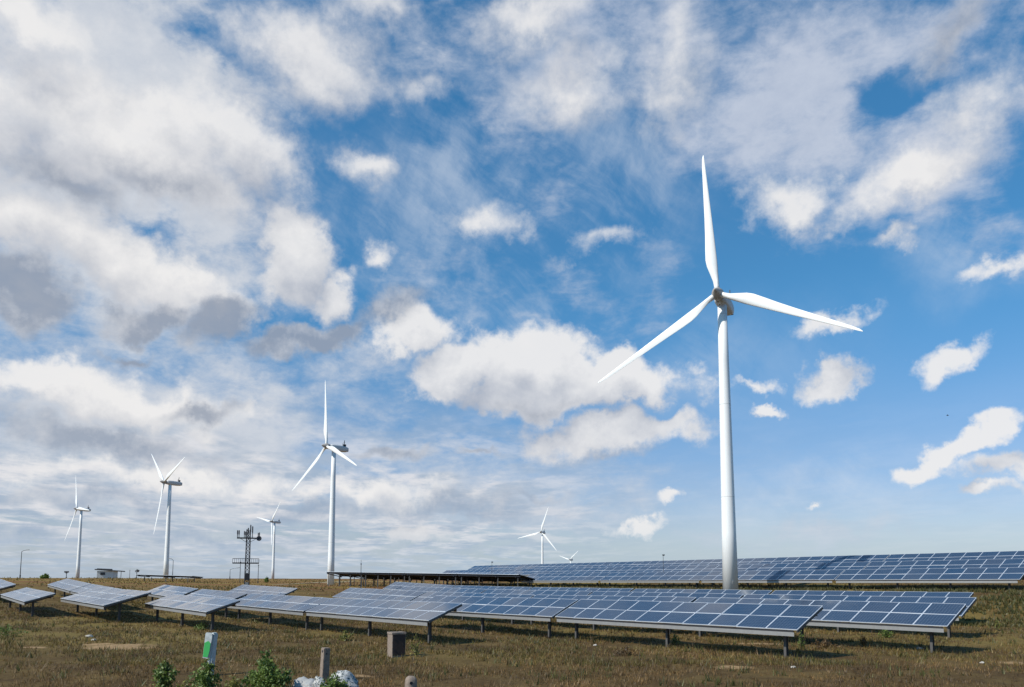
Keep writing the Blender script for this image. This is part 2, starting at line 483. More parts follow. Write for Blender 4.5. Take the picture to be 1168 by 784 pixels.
def ground_material():
    m, n, b = material('field_soil')
    pos = n.node('ShaderNodeNewGeometry').outputs['Position']
    s = n.node('ShaderNodeSeparateXYZ'); n.link(pos, s.inputs[0])
    big = n.noise(pos, 0.05, 5, 0.6)
    med = n.noise(pos, 0.35, 6, 0.65)
    sml = n.noise(pos, 4.0, 6, 0.7)
    c = n.mix(n.sstep(med, 0.35, 0.68), c4(0.070, 0.042, 0.017), c4(0.130, 0.086, 0.032))
    c = n.mix(n.m('MULTIPLY', n.sstep(big, 0.45, 0.62), n.sstep(s.outputs[1], 30.0, 46.0)), c, c4(0.165, 0.118, 0.036))
    c = n.mix(n.m('MULTIPLY', n.sstep(sml, 0.5, 0.75), 0.6), c, c4(0.21, 0.150, 0.062))
    # bare sandy scars with ragged edges
    for (cx, cy, rx, ry) in SCARS:
        q = n.v('MULTIPLY', n.v('SUBTRACT', pos, (cx, cy, 0)), (1 / rx, 1 / ry, 0))
        rag = n.m('MULTIPLY_ADD', n.m('SUBTRACT', n.noise(pos, 1.3, 6, 0.7), 0.5), 2.4, n.v('LENGTH', q))
        c = n.mix(n.sstep(rag, 1.0, 0.6), c, n.mix(n.noise(pos, 3.0, 4, .6), c4(0.20, 0.11, 0.055), c4(0.42, 0.29, 0.15)))
    # fields in long strips on the far rise
    strip = n.noise(n.mapping(pos, (0, 0, 0), (0, 0, R(12)), (0.004, 0.05, 0.0)), 1.0, 4, 0.6)
    farc = n.mix(n.sstep(strip, 0.40, 0.60), c4(0.190, 0.090, 0.038), c4(0.190, 0.130, 0.034))
    farc = n.mix(n.sstep(strip, 0.60, 0.68), farc, c4(0.42, 0.28, 0.11))
    c = n.mix(n.sstep(s.outputs[1], 100.0, 190.0), c, farc)
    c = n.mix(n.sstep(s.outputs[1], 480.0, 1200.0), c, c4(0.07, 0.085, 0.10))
    n.link(c, b.inputs['Base Color'])
    b.inputs['Roughness'].default_value = 0.95
    b.inputs['Specular IOR Level'].default_value = 0.1
    bp = n.node('ShaderNodeBump')
    bp.inputs['Strength'].default_value = 0.8
    bp.inputs['Distance'].default_value = 0.12
    n.link(n.noise(pos, 2.2, 8, 0.7), bp.inputs['Height'])
    n.link(bp.outputs[0], b.inputs['Normal'])
    return m

def build_ground():
    rad = np.concatenate([np.linspace(1.0, 20, 8), np.linspace(21, 170, 190), np.geomspace(172, 7000, 90)])
    na = 300
    ang = np.concatenate([np.linspace(-0.78, 0.78, na), np.linspace(0.78, 2 * math.pi - 0.78, 42)[1:-1]])
    na = len(ang)
    rr, aa = np.meshgrid(rad, ang, indexing='ij')
    x = rr * np.sin(aa); y = rr * np.cos(aa)
    z = terrain(x, y)
    co = np.stack([x, y, z], -1).reshape(-1, 3)
    co = np.vstack([co, [[0, 0, tz(0, 0)]]])
    nr = len(rad)
    faces = []
    for i in range(nr - 1):
        for j in range(na):
            k = (j + 1) % na
            faces.append((i * na + j, (i + 1) * na + j, (i + 1) * na + k, i * na + k))
    cidx = len(co) - 1
    for j in range(na):
        faces.append((cidx, j, (j + 1) % na))
    me = bpy.data.meshes.new('ground')
    me.from_pydata(co.tolist(), [], faces)
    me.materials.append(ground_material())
    me.polygons.foreach_set('use_smooth', [True] * len(me.polygons))
    bm = bmesh.new(); bm.from_mesh(me)
    bmesh.ops.recalc_face_normals(bm, faces=bm.faces)
    if sum(f.normal.z for f in bm.faces) < 0:
        bmesh.ops.reverse_faces(bm, faces=bm.faces)
    bm.to_mesh(me); bm.free()
    o = obj('ground', me)
    setprops(o, kind='structure')
build_ground()

def sheet(name, pts, widths, mat, lift=0.03):
    """A strip laid on the terrain (dirt track, bare patch)."""
    bm = bmesh.new()
    prev = None
    for i, (p, w) in enumerate(zip(pts, widths)):
        p = Vector(p)
        d = Vector(pts[min(i + 1, len(pts) - 1)]) - Vector(pts[max(i - 1, 0)])
        nrm = Vector((-d.y, d.x)).normalized()
        row = []
        for t in (-1, -0.5, 0, 0.5, 1):
            q = p + nrm * w * t * (1 + 0.25 * math.sin(i * 2.1 + t * 3))
            row.append(bm.verts.new((q.x, q.y, tz(q.x, q.y) + lift)))
        if prev:
            for a in range(4):
                bm.faces.new((prev[a], row[a], row[a + 1], prev[a + 1]))
        prev = row
    bmesh.ops.recalc_face_normals(bm, faces=bm.faces)
    o = obj(name, bm, mat)
    return setprops(o, kind='structure')

def build_hills():
    m, n, b = material('far_hill')
    pos = n.node('ShaderNodeNewGeometry').outputs['Position']
    n.link(n.mix(n.noise(pos, 0.01, 5, .6), c4(0.045, 0.055, 0.065), c4(0.075, 0.080, 0.080)), b.inputs['Base Color'])
    b.inputs['Roughness'].default_value = 1.0
    bm = bmesh.new()
    rings = []
    for i in range(81):
        t = i / 80
        az_ = -0.95 + 0.62 * t
        h = 3 + 14 * math.sin(math.pi * min(1, t * 1.05)) ** .7 * (1 - .72 * t) + 1.6 * math.sin(t * 37) + .9 * math.sin(t * 91)
        c = Vector((math.sin(az_), math.cos(az_), 0))
        rings.append([bm.verts.new(c * d_ + Vector((0, 0, z_))) for d_, z_ in ((1500, -12), (1600, h * .7), (1700, h), (1900, h * .6), (2100, -12))])
    for a_, c_ in zip(rings, rings[1:]):
        for j in range(4):
            f = bm.faces.new((a_[j], c_[j], c_[j + 1], a_[j + 1])); f.smooth = True
    bmesh.ops.recalc_face_normals(bm, faces=bm.faces)
    setprops(obj('hills', bm, m), kind='structure')
build_hills()

# ------------------------------------------------------------------ wind turbines
def circle(r, z, n=24, cx=0, cy=0):
    return [Vector((cx + r * math.cos(2 * math.pi * i / n), cy + r * math.sin(2 * math.pi * i / n), z)) for i in range(n)]

def blade_mesh(Rr):
    bm = bmesh.new()
    k = Rr / 15.0
    #       span, chord, thickness, trailing offset, twist
    S = [(0.0, .62, .62, 0.0, 0), (0.5, .62, .62, 0.0, 0), (1.1, .66, .58, .04, 16), (2.0, .95, .48, .16, 15), (2.8, 1.22, .40, .27, 13), (3.5, 1.30, .34, .31, 11),
         (4.6, 1.20, .28, .28, 8), (6.2, 1.02, .22, .22, 5), (8.2, .84, .17, .17, 3), (10.4, .66, .125, .13, 1.5), (12.4, .50, .09, .09, .5), (13.8, .38, .065, .06, 0), (14.6, .26, .045, .02, 0), (14.95, .10, .03, -.03, 0), (15.0, .03, .02, -.06, 0)]
    rings = []
    n = 20
    for (z, c, t, off, tw) in S:
        ring = []
        round_ = z < 0.9
        for i in range(n):
            a = 2 * math.pi * i / n
            x = math.cos(a) * c / 2
            u = (math.cos(a) + 1) / 2                   # 1 at the trailing edge
            y = math.sin(a) * t / 2 * (1 if round_ else (1.15 - 0.85 * u ** 1.5))
            x += off
            w = R(tw)
            bend = 0.018 * (z / 15.0) ** 2 * 15.0 * 0.6
            ring.append(Vector(((x * math.cos(w) - y * math.sin(w)) * k * .9, (x * math.sin(w) + y * math.cos(w) + bend) * k, z * k)))
        rings.append(ring)
    loft(bm, rings)
    me = bpy.data.meshes.new('blade')
    bmesh.ops.recalc_face_normals(bm, faces=bm.faces)
    bm.to_mesh(me); bm.free()
    me.materials.append(M['blade'])
    return me

def turbine(hub_px, base_px, d, Rr, yaw, phase, cone, label, base_z=None, detail=True, scale=1.0):
    H = at(hub_px[0], hub_px[1], d)
    a = Vector((math.sin(R(yaw)) * math.cos(.07), math.cos(R(yaw)) * math.cos(.07), math.sin(.07)))
    ah = Vector((a.x, a.y, 0)).normalized()
    r = a.cross(Vector((0, 0, 1))).normalized()
    u = r.cross(a)
    k = scale
    top = H - a * (1.9 * k)
    base = Vector((top.x, top.y, 0))
    base.z = (tz(base.x, base.y) - 0.3) if base_z is None else base_z
    root = thing('wind_turbine', label, 'wind turbine', 'white wind turbines', Matrix.Translation(base))
    zt = top.z - base.z - 0.45 * k
    # tower: slightly conical, in three sections with flange lines
    bm = bmesh.new()
    rb, rt = 0.78 * k, 0.47 * k
    rings = []
    for t in [0, .2, .4, .6, .8, 1.0]:
        rad = rb + (rt - rb) * t
        rings.append(circle(rad, zt * t, 40))
    loft(bm, rings)
    obj('tower', bm, M['tower'], root)
    if detail:
        bm = bmesh.new()
        nd = Vector((-0.02, -1.0, 0)).normalized()
        q = nd.to_track_quat('-Y', 'Z').to_matrix()
        box(bm, nd * (rb + 0.01) + Vector((0, 0, .95)), (0.07, 0.06, 0.26), q)
        box(bm, nd * (rb + 0.02) + Vector((0.05, 0, 1.06)), (0.10, 0.06, 0.05), q)
        obj('handle', bm, M['galv'], root)
    # nacelle
    nm = Matrix((( r.x, -a.x, u.x, 0), (r.y, -a.y, u.y, 0), (r.z, -a.z, u.z, 0), (0, 0, 0, 1)))   # local Y runs backwards from the rotor
    nm = Matrix.Translation(H - base) @ nm
    bm = bmesh.new()
    rings = []
    for (y, w, h, zc) in [(0.75, .40, .42, 0.0), (0.9, .58, .58, 0.0), (1.4, .66, .66, .02), (2.6, .68, .70, .05), (4.0, .66, .68, .07), (5.0, .58, .60, .10), (5.4, .44, .46, .13)]:
        ring = []
        for i in range(24):
            t = 2 * math.pi * i / 24
            cx, cz = math.cos(t), math.sin(t)
            ex = 0.6
            ring.append(Vector((math.copysign(abs(cx) ** ex, cx) * w * k, y * k, (zc + math.copysign(abs(cz) ** ex, cz) * h) * k)))
        rings.append(ring)
    loft(bm, rings)
    bmesh.ops.recalc_face_normals(bm, faces=bm.faces)
    nac = obj('nacelle', bm, M['nacelle'], root, matrix=nm)
    bm = bmesh.new()
    box(bm, Vector((0, 4.6, 1.0)) * k, (0.5 * k, 0.5 * k, 0.5 * k))
    bar(bm, Vector((-.3, 4.3, .7)) * k, Vector((-.3, 4.3, 2.1)) * k, 0.10 * k)
    bar(bm, Vector((.3, 4.3, .7)) * k, Vector((.3, 4.3, 1.5)) * k, 0.07 * k)
    bar(bm, Vector((-.55, 4.3, 1.6)) * k, Vector((.1, 4.3, 1.6)) * k, 0.06 * k)
    obj('wind_vane', bm, M['dark'], nac)
    bm = bmesh.new()
    box(bm, Vector((0, 5.42, .08)) * k, Vector((.8, .10, .8)) * k)
    obj('rear_vent', bm, M['dark'], nac)
    # hub with its pointed spinner
    bm = bmesh.new()
    rings = []
    for (y, rad) in [(0.72, .50), (0.5, .60), (0.1, .63), (-.25, .56), (-.6, .42), (-.95, .26), (-1.2, .12), (-1.28, .03)]:
        rings.append([Vector((math.cos(2 * math.pi * i / 24) * rad * k, y * k, math.sin(2 * math.pi * i / 24) * rad * k)) for i in range(24)])
    loft(bm, rings)
    bmesh.ops.recalc_face_normals(bm, faces=bm.faces)
    obj('hub', bm, M['hub'], root, matrix=nm)
    me = blade_mesh(Rr)
    for i in range(3):
        ph = R(phase) + i * 2 * math.pi / 3
        span = math.sin(ph) * r + math.cos(ph) * u
        trail = math.cos(ph) * r - math.sin(ph) * u
        z = math.cos(cone) * span + math.sin(cone) * a
        yv = math.cos(cone) * a - math.sin(cone) * span
        mb = Matrix(((trail.x, yv.x, z.x, 0), (trail.y, yv.y, z.y, 0), (trail.z, yv.z, z.z, 0), (0, 0, 0, 1)))
        obj('blade', me, None, root, matrix=Matrix.Translation(H - base + z * 0.25 * k) @ mb)
    return root

turbine((818.5, 335), (831, 669), 80, 15.1, 208, 4.0, 0.075, 'tallest white wind turbine rising behind the front solar tables on the right', base_z=2.5)
turbine((372.5, 509), (375, 662), 176, 15.3, 226, 6.7, 0.04, 'white wind turbine at the left end of the dark carport roof, one blade straight up', detail=False)
turbine((187, 549.8), (190, 657), 243, 16.2, 226, 51.4, 0.01, 'white wind turbine behind the small dark shelter roof, two blades raised in a V', detail=False)
turbine((87.5, 580.5), (86, 659), 336, 16.2, 224, 24.1, 0.0, 'leftmost white wind turbine, between the tall street lamp and the white hut', detail=False)
turbine((309.7, 595), (308, 657), 430, 13.8, 222, 77.6, 0.08, 'small white wind turbine just right of the dark lattice mast', detail=False)
turbine((617, 607), (617, 668), 450, 14.5, 206, 102.8, 0.01, 'distant white wind turbine standing behind the raised bank of solar tables', detail=False, base_z=0.0)
turbine((650, 638.5), (650, 668), 800, 13.0, 215, 72.2, 0.0, 'farthest wind turbine, only hub and blade tips showing over the panel bank', detail=False, base_z=-4.0)

# ------------------------------------------------------------------ solar tables
TILT = R(25)
MW, MH = 1.65, 1.22
def module_mesh():
    bm = bmesh.new()
    w, h, t, fw = MW - 0.012, MH - 0.012, 0.04, 0.026
    box(bm, (0, -h / 2 + fw / 2, 0), (w, fw, t), None, 0)
    box(bm, (0, h / 2 - fw / 2, 0), (w, fw, t), None, 0)
    box(bm, (-w / 2 + fw / 2, 0, 0), (fw, h - 2 * fw, t), None, 0)
    box(bm, (w / 2 - fw / 2, 0, 0), (fw, h - 2 * fw, t), None, 0)
    vs = [bm.verts.new(((w / 2 - fw) * a, (h / 2 - fw) * b, t / 2 - 0.004)) for a, b in ((-1, -1), (1, -1), (1, 1), (-1, 1))]
    f = bm.faces.new(vs); f.material_index = 1
    vs = [bm.verts.new(((w / 2 - fw) * a, (h / 2 - fw) * b, t / 2 - 0.012)) for a, b in ((-1, 1), (1, 1), (1, -1), (-1, -1))]
    f = bm.faces.new(vs); f.material_index = 2
    me = bpy.data.meshes.new('solar_module')
    bm.to_mesh(me); bm.free()
    for k in ('frame', 'cells', 'under'):
        me.materials.append(M[k])
    return me
MODULE = module_mesh()
_beam = {}
def beam_mesh(L):
    key = round(L, 2)
    if key not in _beam:
        bm = bmesh.new()
        box(bm, (0, 0.0, 0.085), (L, 0.07, 0.012)); box(bm, (0, -0.03, 0), (L, 0.01, 0.158)); box(bm, (0, 0, -0.085), (L, 0.07, 0.012)); box(bm, (0, 0.0, 0.132), (L - .1, 0.05, 0.082), None, 1)
        me = bpy.data.meshes.new('beam'); bm.to_mesh(me); bm.free(); me.materials.append(M['galv']); me.materials.append(M['dark'])
        _beam[key] = me
    return _beam[key]
def rafter_mesh():
    bm = bmesh.new(); box(bm, (0, 0, 0), (0.07, 2.38, 0.10))
    me = bpy.data.meshes.new('rafter'); bm.to_mesh(me); bm.free(); me.materials.append(M['post']); return me
RAFTER = rafter_mesh()
def post_mesh():
    bm = bmesh.new()
    box(bm, (0, 0, -0.5), (0.02, 0.16, 1.0)); box(bm, (-0.055, 0, -0.5), (0.09, 0.014, 1.0)); box(bm, (0, 0.087, -0.5), (0.13, 0.014, 1.0)); box(bm, (0, -0.087, -0.5), (0.13, 0.014, 1.0))
    me = bpy.data.meshes.new('post'); bm.to_mesh(me); bm.free(); me.materials.append(M['post']); return me
POST = post_mesh()
rng = random.Random(4)

def table(p_right, n, label, group, h_front=1.36, z_right=None, z_left=None, posts=3, TILT=TILT, nh=2):
    """p_right: ground position (x, y) below the front edge's right end; n modules long, two high."""
    L = n * MW
    pr = Vector((p_right[0], p_right[1], 0))
    pl = pr + AX * L
    half = PR * (MH * math.cos(TILT) * nh / 2)
    cr, cl = pr + half, pl + half
    zr = tz(cr.x, cr.y) if z_right is None else z_right
    zl = tz(cl.x, cl.y) if z_left is None else z_left
    X = (cr + Vector((0, 0, zr))) - (cl + Vector((0, 0, zl)))
    X.normalize()
    Y = PR.copy()
    Z = X.cross(Y).normalized()
    c = (cr + cl) / 2
    zc = (zr + zl) / 2
    mat = Matrix(((X.x, Y.x, Z.x, c.x), (X.y, Y.y, Z.y, c.y), (X.z, Y.z, Z.z, zc), (0, 0, 0, 1)))
    root = thing('solar_table', label, 'solar table', group, mat)
    hc = h_front + MH * math.sin(TILT) * nh / 2
    slope = Matrix.Rotation(TILT, 4, 'X')
    for i in range(n):
        for j in range(nh):
            jit = Matrix.Rotation(R(rng.gauss(0, 0.6)), 4, 'X') @ Matrix.Rotation(R(rng.gauss(0, 0.5)), 4, 'Y')
            mm = Matrix.Translation((-L / 2 + (i + .5) * MW, 0, hc)) @ slope @ Matrix.Translation((0, (j - (nh - 1) / 2) * MH, 0.02 + rng.gauss(0, .002))) @ jit
            obj('solar_module', MODULE, None, root, matrix=mm)
    yf, zf = -MH * math.cos(TILT) * nh / 2, h_front
    obj('front_beam', beam_mesh(L - 0.30), None, root, matrix=Matrix.Translation((-0.05, yf + 0.07, zf - 0.19)))
    obj('rear_beam', beam_mesh(L - 0.30), None, root, matrix=Matrix.Translation((0, -yf - 0.25, zf + nh * MH * math.sin(TILT) - 0.36)))
    for x in (-L / 2 + .05, L / 2 - .05):
        obj('rafter', RAFTER, None, root, matrix=Matrix.Translation((x, 0, hc)) @ slope @ Matrix.Translation((0, 0, -0.075)) @ Matrix.Diagonal((1, nh / 2, 1, 1)))
    xs = [L / 2 - 1.1 - i * (L - 2.2) / (posts - 1) for i in range(posts)]
    for x in xs:
        obj('rafter', RAFTER, None, root, matrix=Matrix.Translation((x, 0, hc)) @ slope @ Matrix.Translation((0, 0, -0.27)) @ Matrix.Diagonal((1, nh / 2, 1, 1)))
        w = mat @ Vector((x, -0.35, 0))
        ln = hc - 0.33 - 0.08
        dz_ = (mat @ Vector((x, -0.35, 0))).z - tz(w.x, w.y)
        obj('post', POST, None, root, matrix=Matrix.Translation((x, -0.35, hc - 0.36)) @ Matrix.Diagonal((1, 1, hc - 0.36 + dz_ + 0.15, 1)))
    return root

ORD = ['first', 'second', 'third', 'fourth', 'fifth', 'sixth', 'seventh']
def row(P, segs, where, group, **kw):
    """segs: (start along the row, modules) of each table, counted from the row's right end."""
    for i, (s0, n) in enumerate(segs):
        p = Vector((P[0], P[1], 0)) + AX * s0
        if len(segs) == 1:
            lab = 'blue solar table ' + where
        else:
            lab = '%s solar table from the right end in the %s' % (ORD[i], where)
        k = dict(kw)
        for key in ('z_right', 'z_left'):
            if key in k and callable(k[key]):
                k[key] = k[key](s0 if key == 'z_right' else s0 + n * MW)
        table((p.x, p.y), n, lab, group, **k)

G1 = 'solar tables on the flat field'
G2 = 'solar tables on the raised bank'
row((12.84, 36.3), [(0, 10), (16.8, 10), (60.5, 10)], 'row that ends nearest the camera', G1)
row((-4.64, 44.8), [(0, 10), (16.8, 10), (34.5, 8), (49.0, 8)], 'row ending beside the stone box', G1, TILT=R(22))
row((-20.9, 55.0), [(0, 10), (34.4, 10), (51.2, 10)], 'row ending behind the green-marked post', G1, TILT=R(19))
row((-32.3, 63.6), [(0, 12)], 'alone between the leftmost row and the row behind the green-marked post', G1, TILT=R(17), nh=3)
row((-42.5, 70.0), [(0, 11), (27, 12)], 'leftmost row of the field', G1, TILT=R(17))
row((20.9, 38.7), [(i * 16.8, 10) for i in range(4)], 'row just behind the nearest one', G1)
row((26.6, 47.6), [(i * 16.8, 10) for i in range(4)], 'third row back on the right', G1)
row((31.9, 57.1), [(i * 16.8, 10) for i in range(5)], 'rearmost row below the bank', G1)
def level(z):
    return lambda s: z
row((42.3, 66.7), [(i * 16.6, 10) for i in range(4)], 'lowest row of the raised bank', G2, h_front=0.85, z_right=level(2.84), z_left=level(2.84), posts=4)
row((47.4, 72.2), [(i * 16.6, 10) for i in range(6)], 'middle row of the raised bank', G2, h_front=0.9, z_right=level(3.72), z_left=level(3.72), posts=4)
row((52.4, 78.2), [(i * 16.6, 10) for i in range(6)], 'top row of the raised bank', G2, h_front=0.9, z_right=level(4.72), z_left=level(4.72), posts=4)

# ------------------------------------------------------------------ dark canopies of panels seen from below
def canopy(p0, z0, p1, z1, depth, label, group, across, drop=0.35, nposts=4, gap=0.0):
    """A flat deck of panels on posts; p0-p1 is its near edge."""
    p0 = Vector((p0[0], p0[1], z0)); p1 = Vector((p1[0], p1[1], z1))
    L = (p1 - p0).length - gap
    X = (p0 - p1).normalized()
    Y = Vector((across[0], across[1], -drop / depth)).normalized()
    Z = X.cross(Y).normalized()
    c = (p0 + p1) / 2 + Y * depth / 2
    g = tz(c.x, c.y)
    base = Vector((c.x, c.y, g))
    root = thing('solar_canopy', label, 'solar canopy', group, Matrix.Translation(base))
    rot = Matrix(((X.x, Y.x, Z.x, 0), (X.y, Y.y, Z.y, 0), (X.z, Y.z, Z.z, 0), (0, 0, 0, 1)))
    mm = Matrix.Translation(c - base) @ rot
    bm = bmesh.new()
    box(bm, (0, 0, 0), (L, depth, 0.05), None, 0)
    box(bm, (0, -depth / 2 - 0.012, 0.0), (L, 0.02, 0.06), None, 1)
    n = int(L / 1.65)
    for i in range(n + 1):
        box(bm, (-L / 2 + L * i / n, 0, 0.028), (0.05, depth, 0.008), None, 1)
    for j in (-1, 0, 1):
        box(bm, (0, j * depth / 3, 0.0275), (L, 0.04, 0.005), None, 1)
    obj('panel_deck', bm, [M['under'], M['frame']], root, matrix=mm)
    for y in (-depth * .40, depth * .40):
        bm = bmesh.new(); box(bm, (0, y, -0.17), (L - 0.1, 0.10, 0.22))
        obj('beam', bm, M['dark'], root, matrix=mm)
    for i in range(nposts):
        x = -L / 2 + 0.8 + (L - 1.6) * i / (nposts - 1)
        bm = bmesh.new(); box(bm, (x, 0, -0.36), (0.10, depth * .95, 0.16))
        obj('cross_beam', bm, M['dark'], root, matrix=mm)
        for y in (-depth * .36, depth * .36):
            top = (mm @ Vector((x + 0.03, y, -0.43)))
            w = base + top
            bm = bmesh.new(); box(bm, ((top.x), top.y, (top.z + tz(w.x, w.y) - base.z - 0.3) / 2), (0.15, 0.15, top.z - (tz(w.x, w.y) - base.z) + 0.3))
            obj('post', bm, M['post'], root)
    return root

dk = ['first', 'second', 'third', 'fourth']
E0, E1 = at(592, 655.5, 115), at(371, 652.3, 165)
for i in range(4):
    a_, b_ = E0.lerp(E1, i / 4), E0.lerp(E1, (i + 1) / 4)
    canopy(a_, a_.z, b_, b_.z, 3.6, '%s dark solar canopy from the right in the upper, front line of canopies' % dk[i], 'dark solar canopies on posts', PR, 0.75, 4, 0.05)
E0, E1 = at(588, 657.2, 121), at(400, 655.6, 166)
for i in range(3):
    a_, b_ = E0.lerp(E1, i / 3), E0.lerp(E1, (i + 1) / 3)
    canopy(a_, a_.z, b_, b_.z, 3.6, '%s dark solar canopy from the right in the lower, rear line of canopies' % dk[i], 'dark solar canopies on posts', PR, 0.7, 5, 0.05)
E0, E1 = at(216, 657.0, 185), at(161, 655.6, 192)
canopy(E0, E0.z, E1, E1.z, 4.2, 'small dark solar canopy standing alone at the foot of a wind turbine', 'dark solar canopies on posts', Vector((0.1, 1.0, 0)), 0.2, 3)

# ------------------------------------------------------------------ picking points on the ground by sight line (to place things where they stand)
def ground_at(px, py):
    r = ray(px, py)
    r = r / r.y
    d = 15.0
    while d < 900:
        p = Vector((0, 0, EYE)) + r * d
        if p.z <= tz(p.x, p.y):
            return Vector((p.x, p.y, tz(p.x, p.y)))
        d += 0.15 if d < 150 else 1.0
    p = Vector((0, 0, EYE)) + r * 300
    return Vector((p.x, p.y, tz(p.x, p.y)))

def stand(px, d):
    p = at(px, 664, d)
    return Vector((p.x, p.y, tz(p.x, p.y)))

def hgt(base, px, py):
    """height above base of the sight line through (px, py) at the base's distance"""
    return at(px, py, base.y).z - base.z

# ------------------------------------------------------------------ lattice mast
def lattice_mast():
    b = stand(281.5, 130)
    k = 130 / F
    H = hgt(b, 281, 604)
    root = thing('lattice_mast', 'dark lattice mast with two platforms and rod antennas, among the left tables', 'radio mast', None, Matrix.Translation(b) @ Matrix.Rotation(0.35, 4, 'Z'))
    w0, w1 = 0.36, 0.27
    bm = bmesh.new()
    def wd(z): return w0 + (w1 - w0) * z / H
    for sx in (-1, 1):
        for sy in (-1, 1):
            bar(bm, (sx * w0, sy * w0, -.2), (sx * w1, sy * w1, H), 0.11)
    z = 0.0
    cs = [(-1, -1), (1, -1), (1, 1), (-1, 1)]
    i = 0
    while z < H - .4:
        z2 = z + 0.62
        for s in range(4):
            a_, c_ = cs[s], cs[(s + 1) % 4]
            if i % 2: a_, c_ = c_, a_
            bar(bm, (a_[0] * wd(z), a_[1] * wd(z), z), (c_[0] * wd(z2), c_[1] * wd(z2), z2), 0.085)
            bar(bm, (cs[s][0] * wd(z), cs[s][1] * wd(z), z), (cs[(s + 1) % 4][0] * wd(z), cs[(s + 1) % 4][1] * wd(z), z), 0.045)
        z = z2; i += 1
    obj('lattice_shaft', bm, M['dark'], root)
    bm = bmesh.new()
    box(bm, (0, -w0 - .06, 0.9), (0.5, 0.16, 1.0)); 
    obj('equipment_box', bm, M['galv'], root)
    bm = bmesh.new()
    box(bm, (0, -w0 - .06, 2.3), (0.62, 0.18, 1.1))
    obj('equipment_box', bm, M['dark'], root)
    zl, zu = hgt(b, 281, 642.5), hgt(b, 281, 614)
    for z, x0, x1, rail in ((zl, -2.3, 1.75, .72), (zu, -1.75, 1.8, .0)):
        bm = bmesh.new()
        bar(bm, (x0, -.4, z), (x1, -.4, z), 0.18); bar(bm, (x0, .4, z), (x1, .4, z), 0.18)
        n = 14
        for j in range(n + 1):
            x = x0 + (x1 - x0) * j / n
            bar(bm, (x, -.4, z), (x, .4, z), 0.05)
            if rail:
                bar(bm, (x, -.4, z), (x, -.4, z + rail), 0.05)
        if rail:
            bar(bm, (x0, -.4, z + rail), (x1, -.4, z + rail), 0.06); bar(bm, (x0, .4, z + rail), (x1, .4, z + rail), 0.06)
            bar(bm, (x0, .4, z), (x0, .4, z + rail), 0.05); bar(bm, (x1, .4, z), (x1, .4, z + rail), 0.05)
        else:
            bar(bm, (-1.2, 0, z - .1), (-.2, 0, z - .7), .06); bar(bm, (1.2, 0, z - .1), (.2, 0, z - .7), .06)
        obj('platform', bm, M['dark'], root)
    for (x, y, h, r_) in ((-1.7, -.4, 1.25, .06), (-1.45, .4, 1.3, .06), (-.65, -.3, 1.15, .05), (-.45, .3, 1.1, .05), (-.05, 0, 1.7, .06), (.3, -.2, 2.2, .06), (.62, .1, 2.0, .06), (1.5, -.4, .9, .05), (1.72, .3, 1.0, .05)):
        bm = bmesh.new(); tube(bm, (x, y, zu), (x, y, zu + h), r_, r_ * .8, 8); tube(bm, (x, y, zu + h * .45), (x, y, zu + h * .95), r_ * 1.6, None, 8)
        obj('antenna', bm, M['dark'], root)
    bm = bmesh.new()
    loft(bm, [circle(.08, 0, 16), circle(.30, .10, 16), circle(.42, .26, 16), circle(.40, .27, 16), circle(.05, .06, 16)])
    obj('dish', bm, M['dark'], root, matrix=Matrix.Translation((1.62, -.4, zu - .1)) @ Matrix.Rotation(R(80), 4, 'X'))
lattice_mast()

# ------------------------------------------------------------------ street lamps, poles and small things on the skyline
def street_lamp(px, d, top_py, arm, label, side=1, thick=0.09):
    b = stand(px, d)
    h = hgt(b, px, top_py)
    root = thing('street_lamp', label, 'street lamp', 'lamp posts on the skyline', Matrix.Translation(b))
    bm = bmesh.new(); tube(bm, (0, 0, -.3), (0, 0, h - .3), thick, thick * .6, 10); tube(bm, (0, 0, 0), (0, 0, .9), thick * 1.5, None, 10)
    obj('pole', bm, M['dark'], root)
    bm = bmesh.new()
    tube(bm, (0, 0, h - .4), (side * arm * .4, 0, h - .05), thick * .55, None, 8); tube(bm, (side * arm * .4, 0, h - .05), (side * arm, 0, h + .12), thick * .5, None, 8)
    obj('arm', bm, M['dark'], root)
    bm = bmesh.new(); box(bm, (side * (arm + .35), 0, h + .15), (.9, .34, .16), Matrix.Rotation(-side * .12, 3, 'Y'))
    obj('lamp_head', bm, M['galv'], root)

street_lamp(22.5, 250, 628, 1.5, 'tallest street lamp, at the far left of the skyline', 1, .13)
street_lamp(196.5, 235, 638, .7, 'street lamp just right of the turbine behind the small dark canopy', -1, .10)
street_lamp(262, 230, 648.5, 2.0, 'low lamp post with a level arm, left of the lattice mast', 1, .08)

